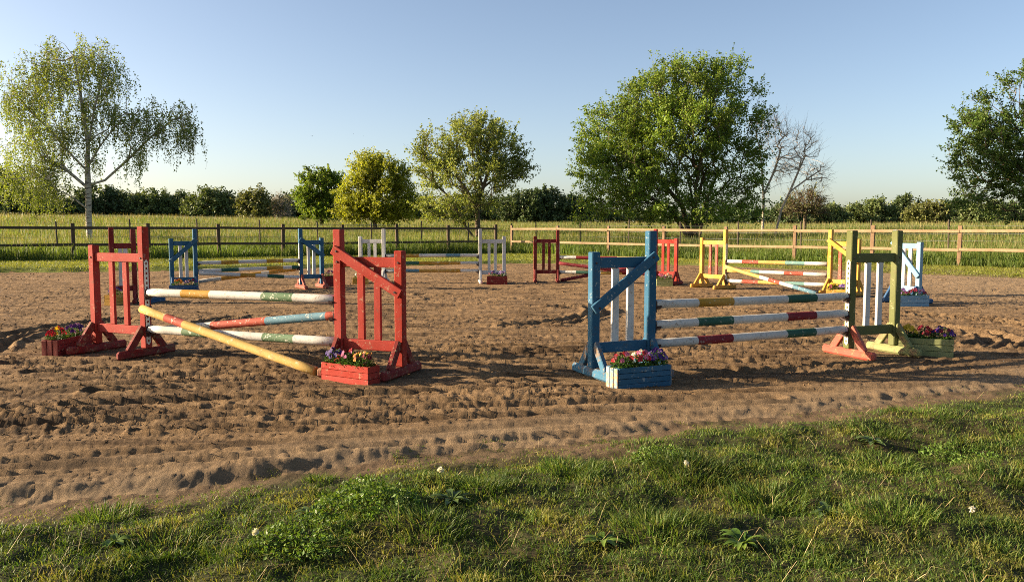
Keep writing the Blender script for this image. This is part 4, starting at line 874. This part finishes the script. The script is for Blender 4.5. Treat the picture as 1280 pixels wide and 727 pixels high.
# ------------------------------------------------------------------ weeds, clocks and birds
def rosette(label, loc, n, L, wd, mat, rise=.5, cat='weed'):
    V, F = [], []
    n += 6
    for i in range(n):
        a = 2 * math.pi * i / n + random.uniform(-.45, .45); l = .85 * L * random.uniform(.35, 1.1); e = rise * random.uniform(.5, 1.3); u = Vector((math.cos(a), math.sin(a), 0)); v = Vector((-u.y, u.x, random.uniform(-.25, .25)))
        b = len(V); segs = 6
        for s in range(segs + 1):
            q = s / segs; c = u * l * q + Vector((0, 0, l * (e * q * 1.6 - e * 1.3 * q * q))); ww = wd * math.sin(math.pi * (.08 + .90 * q)) * .5 * random.uniform(.85, 1.15)
            V += [tuple(c - v * ww + Vector((0, 0, ww * .35))), tuple(c), tuple(c + v * ww + Vector((0, 0, ww * .35)))]
        for s in range(segs):
            k = b + s * 3; F += [(k, k + 1, k + 4, k + 3), (k + 1, k + 2, k + 5, k + 4)]
    me = bpy.data.meshes.new('weed_plant'); me.from_pydata(V, [], F); me.materials.append(mat); me.polygons.foreach_set('use_smooth', [True] * len(F))
    return tag(link('weed_plant', me, None, (loc[0], loc[1], Hs(*loc) + .005)), label, cat, 'broad leaved weeds in the verge')
rosette('broad leaved dock rosette at the left foot of the verge', (-1.02, 3.95), 11, .12, .030, M['dock'], .4)
rosette('pale dock rosette right of the leafy clump in the verge', (-.32, 4.15), 12, .14, .034, M['dock'], .45)
rosette('dandelion rosette right of the verge centre near the bottom edge', (.42, 3.6), 13, .14, .034, M['weed'], .5)
rosette('large dock rosette at the right of the verge by the bottom', (1.62, 4.0), 13, .14, .036, M['dock'], .45)
rosette('broad weed in the upper right of the verge', (2.45, 5.35), 12, .14, .038, M['dock'], .5)
rosette('low weed sitting alone in the grass at the bottom left', (-1.85, 3.62), 11, .12, .036, M['weed'], .5)
rosette('narrow leaved rosette at the bottom edge right of centre', (1.05, 3.55), 13, .15, .032, M['weed'], .7)
def clump(label, loc, r, hgt, n, size, name='leafy_weed'):
    a = rng.uniform(0, 2 * np.pi, n); q = np.sqrt(rng.random(n)) * 1.15; X_, Y_2 = r * q * np.cos(a), r * q * np.sin(a)
    f_ = .35 + .9 * sstep(perlin((X_ + loc[0]) * 11, (Y_2 + loc[1]) * 11, 95), -.45, .5); k_ = rng.random(n) < f_
    P = np.stack([X_, Y_2, hgt * np.clip(1.05 - .7 * q * q, .1, 1) * f_ * rng.random(n) ** .6], 1)[k_]; n = len(P)
    Lv, Lf = leaf_quads(P, size, -.2, .6); Sv, Sf = tubes(P[:80] * np.array([.5, .5, 0]), P[:80], np.full(80, .0022), np.full(80, .0015), 3)
    return tag(link(name, npmesh(name, np.concatenate([Lv, Sv]), [Lf, Sf + len(Lv)], M['weed']), None, (loc[0], loc[1], Hs(*loc))), label, 'weed', 'leafy weed clumps in the verge')
clump('bushy small leaved weed clump rising below the braced red wing', (-.74, 3.98), .24, .15, 2600, .021)
clump('low small leaved weed patch beside the bushy clump, towards the bottom edge', (-.95, 3.62), .22, .09, 1500, .020)
clump('leafy weed patch on the verge below the blue planter', (.95, 4.95), .2, .06, 1100, .018)
clump('leafy weed patch on the verge at the far right', (2.95, 5.15), .22, .07, 1200, .019)
def clock(label, loc, hgt, r, cat='dandelion', mat='down', grp='dandelion clocks in the verge'):
    root = empty('dandelion_clock', (loc[0], loc[1], Hs(*loc))); tag(root, label, cat, grp)
    Sv, Sf = tubes([[0, 0, -.02], [.006, .004, hgt * .5]], [[.006, .004, hgt * .5], [.01, 0, hgt]], [.0025, .002], [.002, .0018], 5); link('stem', npmesh('stem', Sv, [Sf], M['weed']), root)
    d = rng.normal(size=(160, 3)); d /= np.linalg.norm(d, axis=1, keepdims=True); P = np.array([.01, 0, hgt]) + d * r * .55
    Lv, Lf = leaf_quads(P, r * .5, 0, .7); link('seed_head', npmesh('seed_head', Lv, [Lf], M[mat]), root)
clock('white dandelion clock standing right of the bushy weed clump', (-.40, 4.28), .13, .020)
clock('white dandelion clock low at the bottom left of the verge', (-1.18, 3.55), .07, .018)
clock('white dandelion clock at the lower right of the verge', (2.2, 3.75), .08, .017)
clock('white dandelion clock in the middle of the verge right of centre', (1.0, 4.55), .08, .016)
def bird(label, p, s):
    V = [(0, .18, 0), (.03, .05, .02), (-.03, .05, .02), (0, -.15, .01), (0, .05, -.03), (.30, .02, .09), (.16, .07, .07), (.15, -.05, .06), (-.30, .02, .09), (-.16, .07, .07), (-.15, -.05, .06), (.04, -.22, .01), (-.04, -.22, .01)]
    F = [(0, 1, 2), (1, 3, 2), (0, 4, 1), (0, 2, 4), (1, 4, 3), (2, 3, 4), (1, 6, 5, 7), (2, 10, 8, 9), (3, 11, 12)]
    me = bpy.data.meshes.new('bird'); me.from_pydata([tuple(c * s for c in v) for v in V], [], F); me.materials.append(M['cup']); o = link('bird', me, None, p); o.rotation_euler = (.2, .3, random.uniform(0, 6)); tag(o, label, 'bird', 'birds far off in the sky')
bird('tiny dark bird in the sky above the small green tree, leftmost of the three', tuple(px(393, 172, 90)), .55)
bird('tiny bird in the sky above the willow, middle one of the three', tuple(px(444, 169, 100)), .4)
bird('tiny bird in the sky above the willow, rightmost of the three', tuple(px(457, 172, 100)), .45)
tri = sum(sum(len(p.vertices) - 2 for p in o.data.polygons) if len(o.data.polygons) < 2000 else len(o.data.loops) - 2 * len(o.data.polygons) for o in bpy.data.objects if o.type == 'MESH')
print('TRIS', tri, 'OBJ', len(bpy.data.objects))
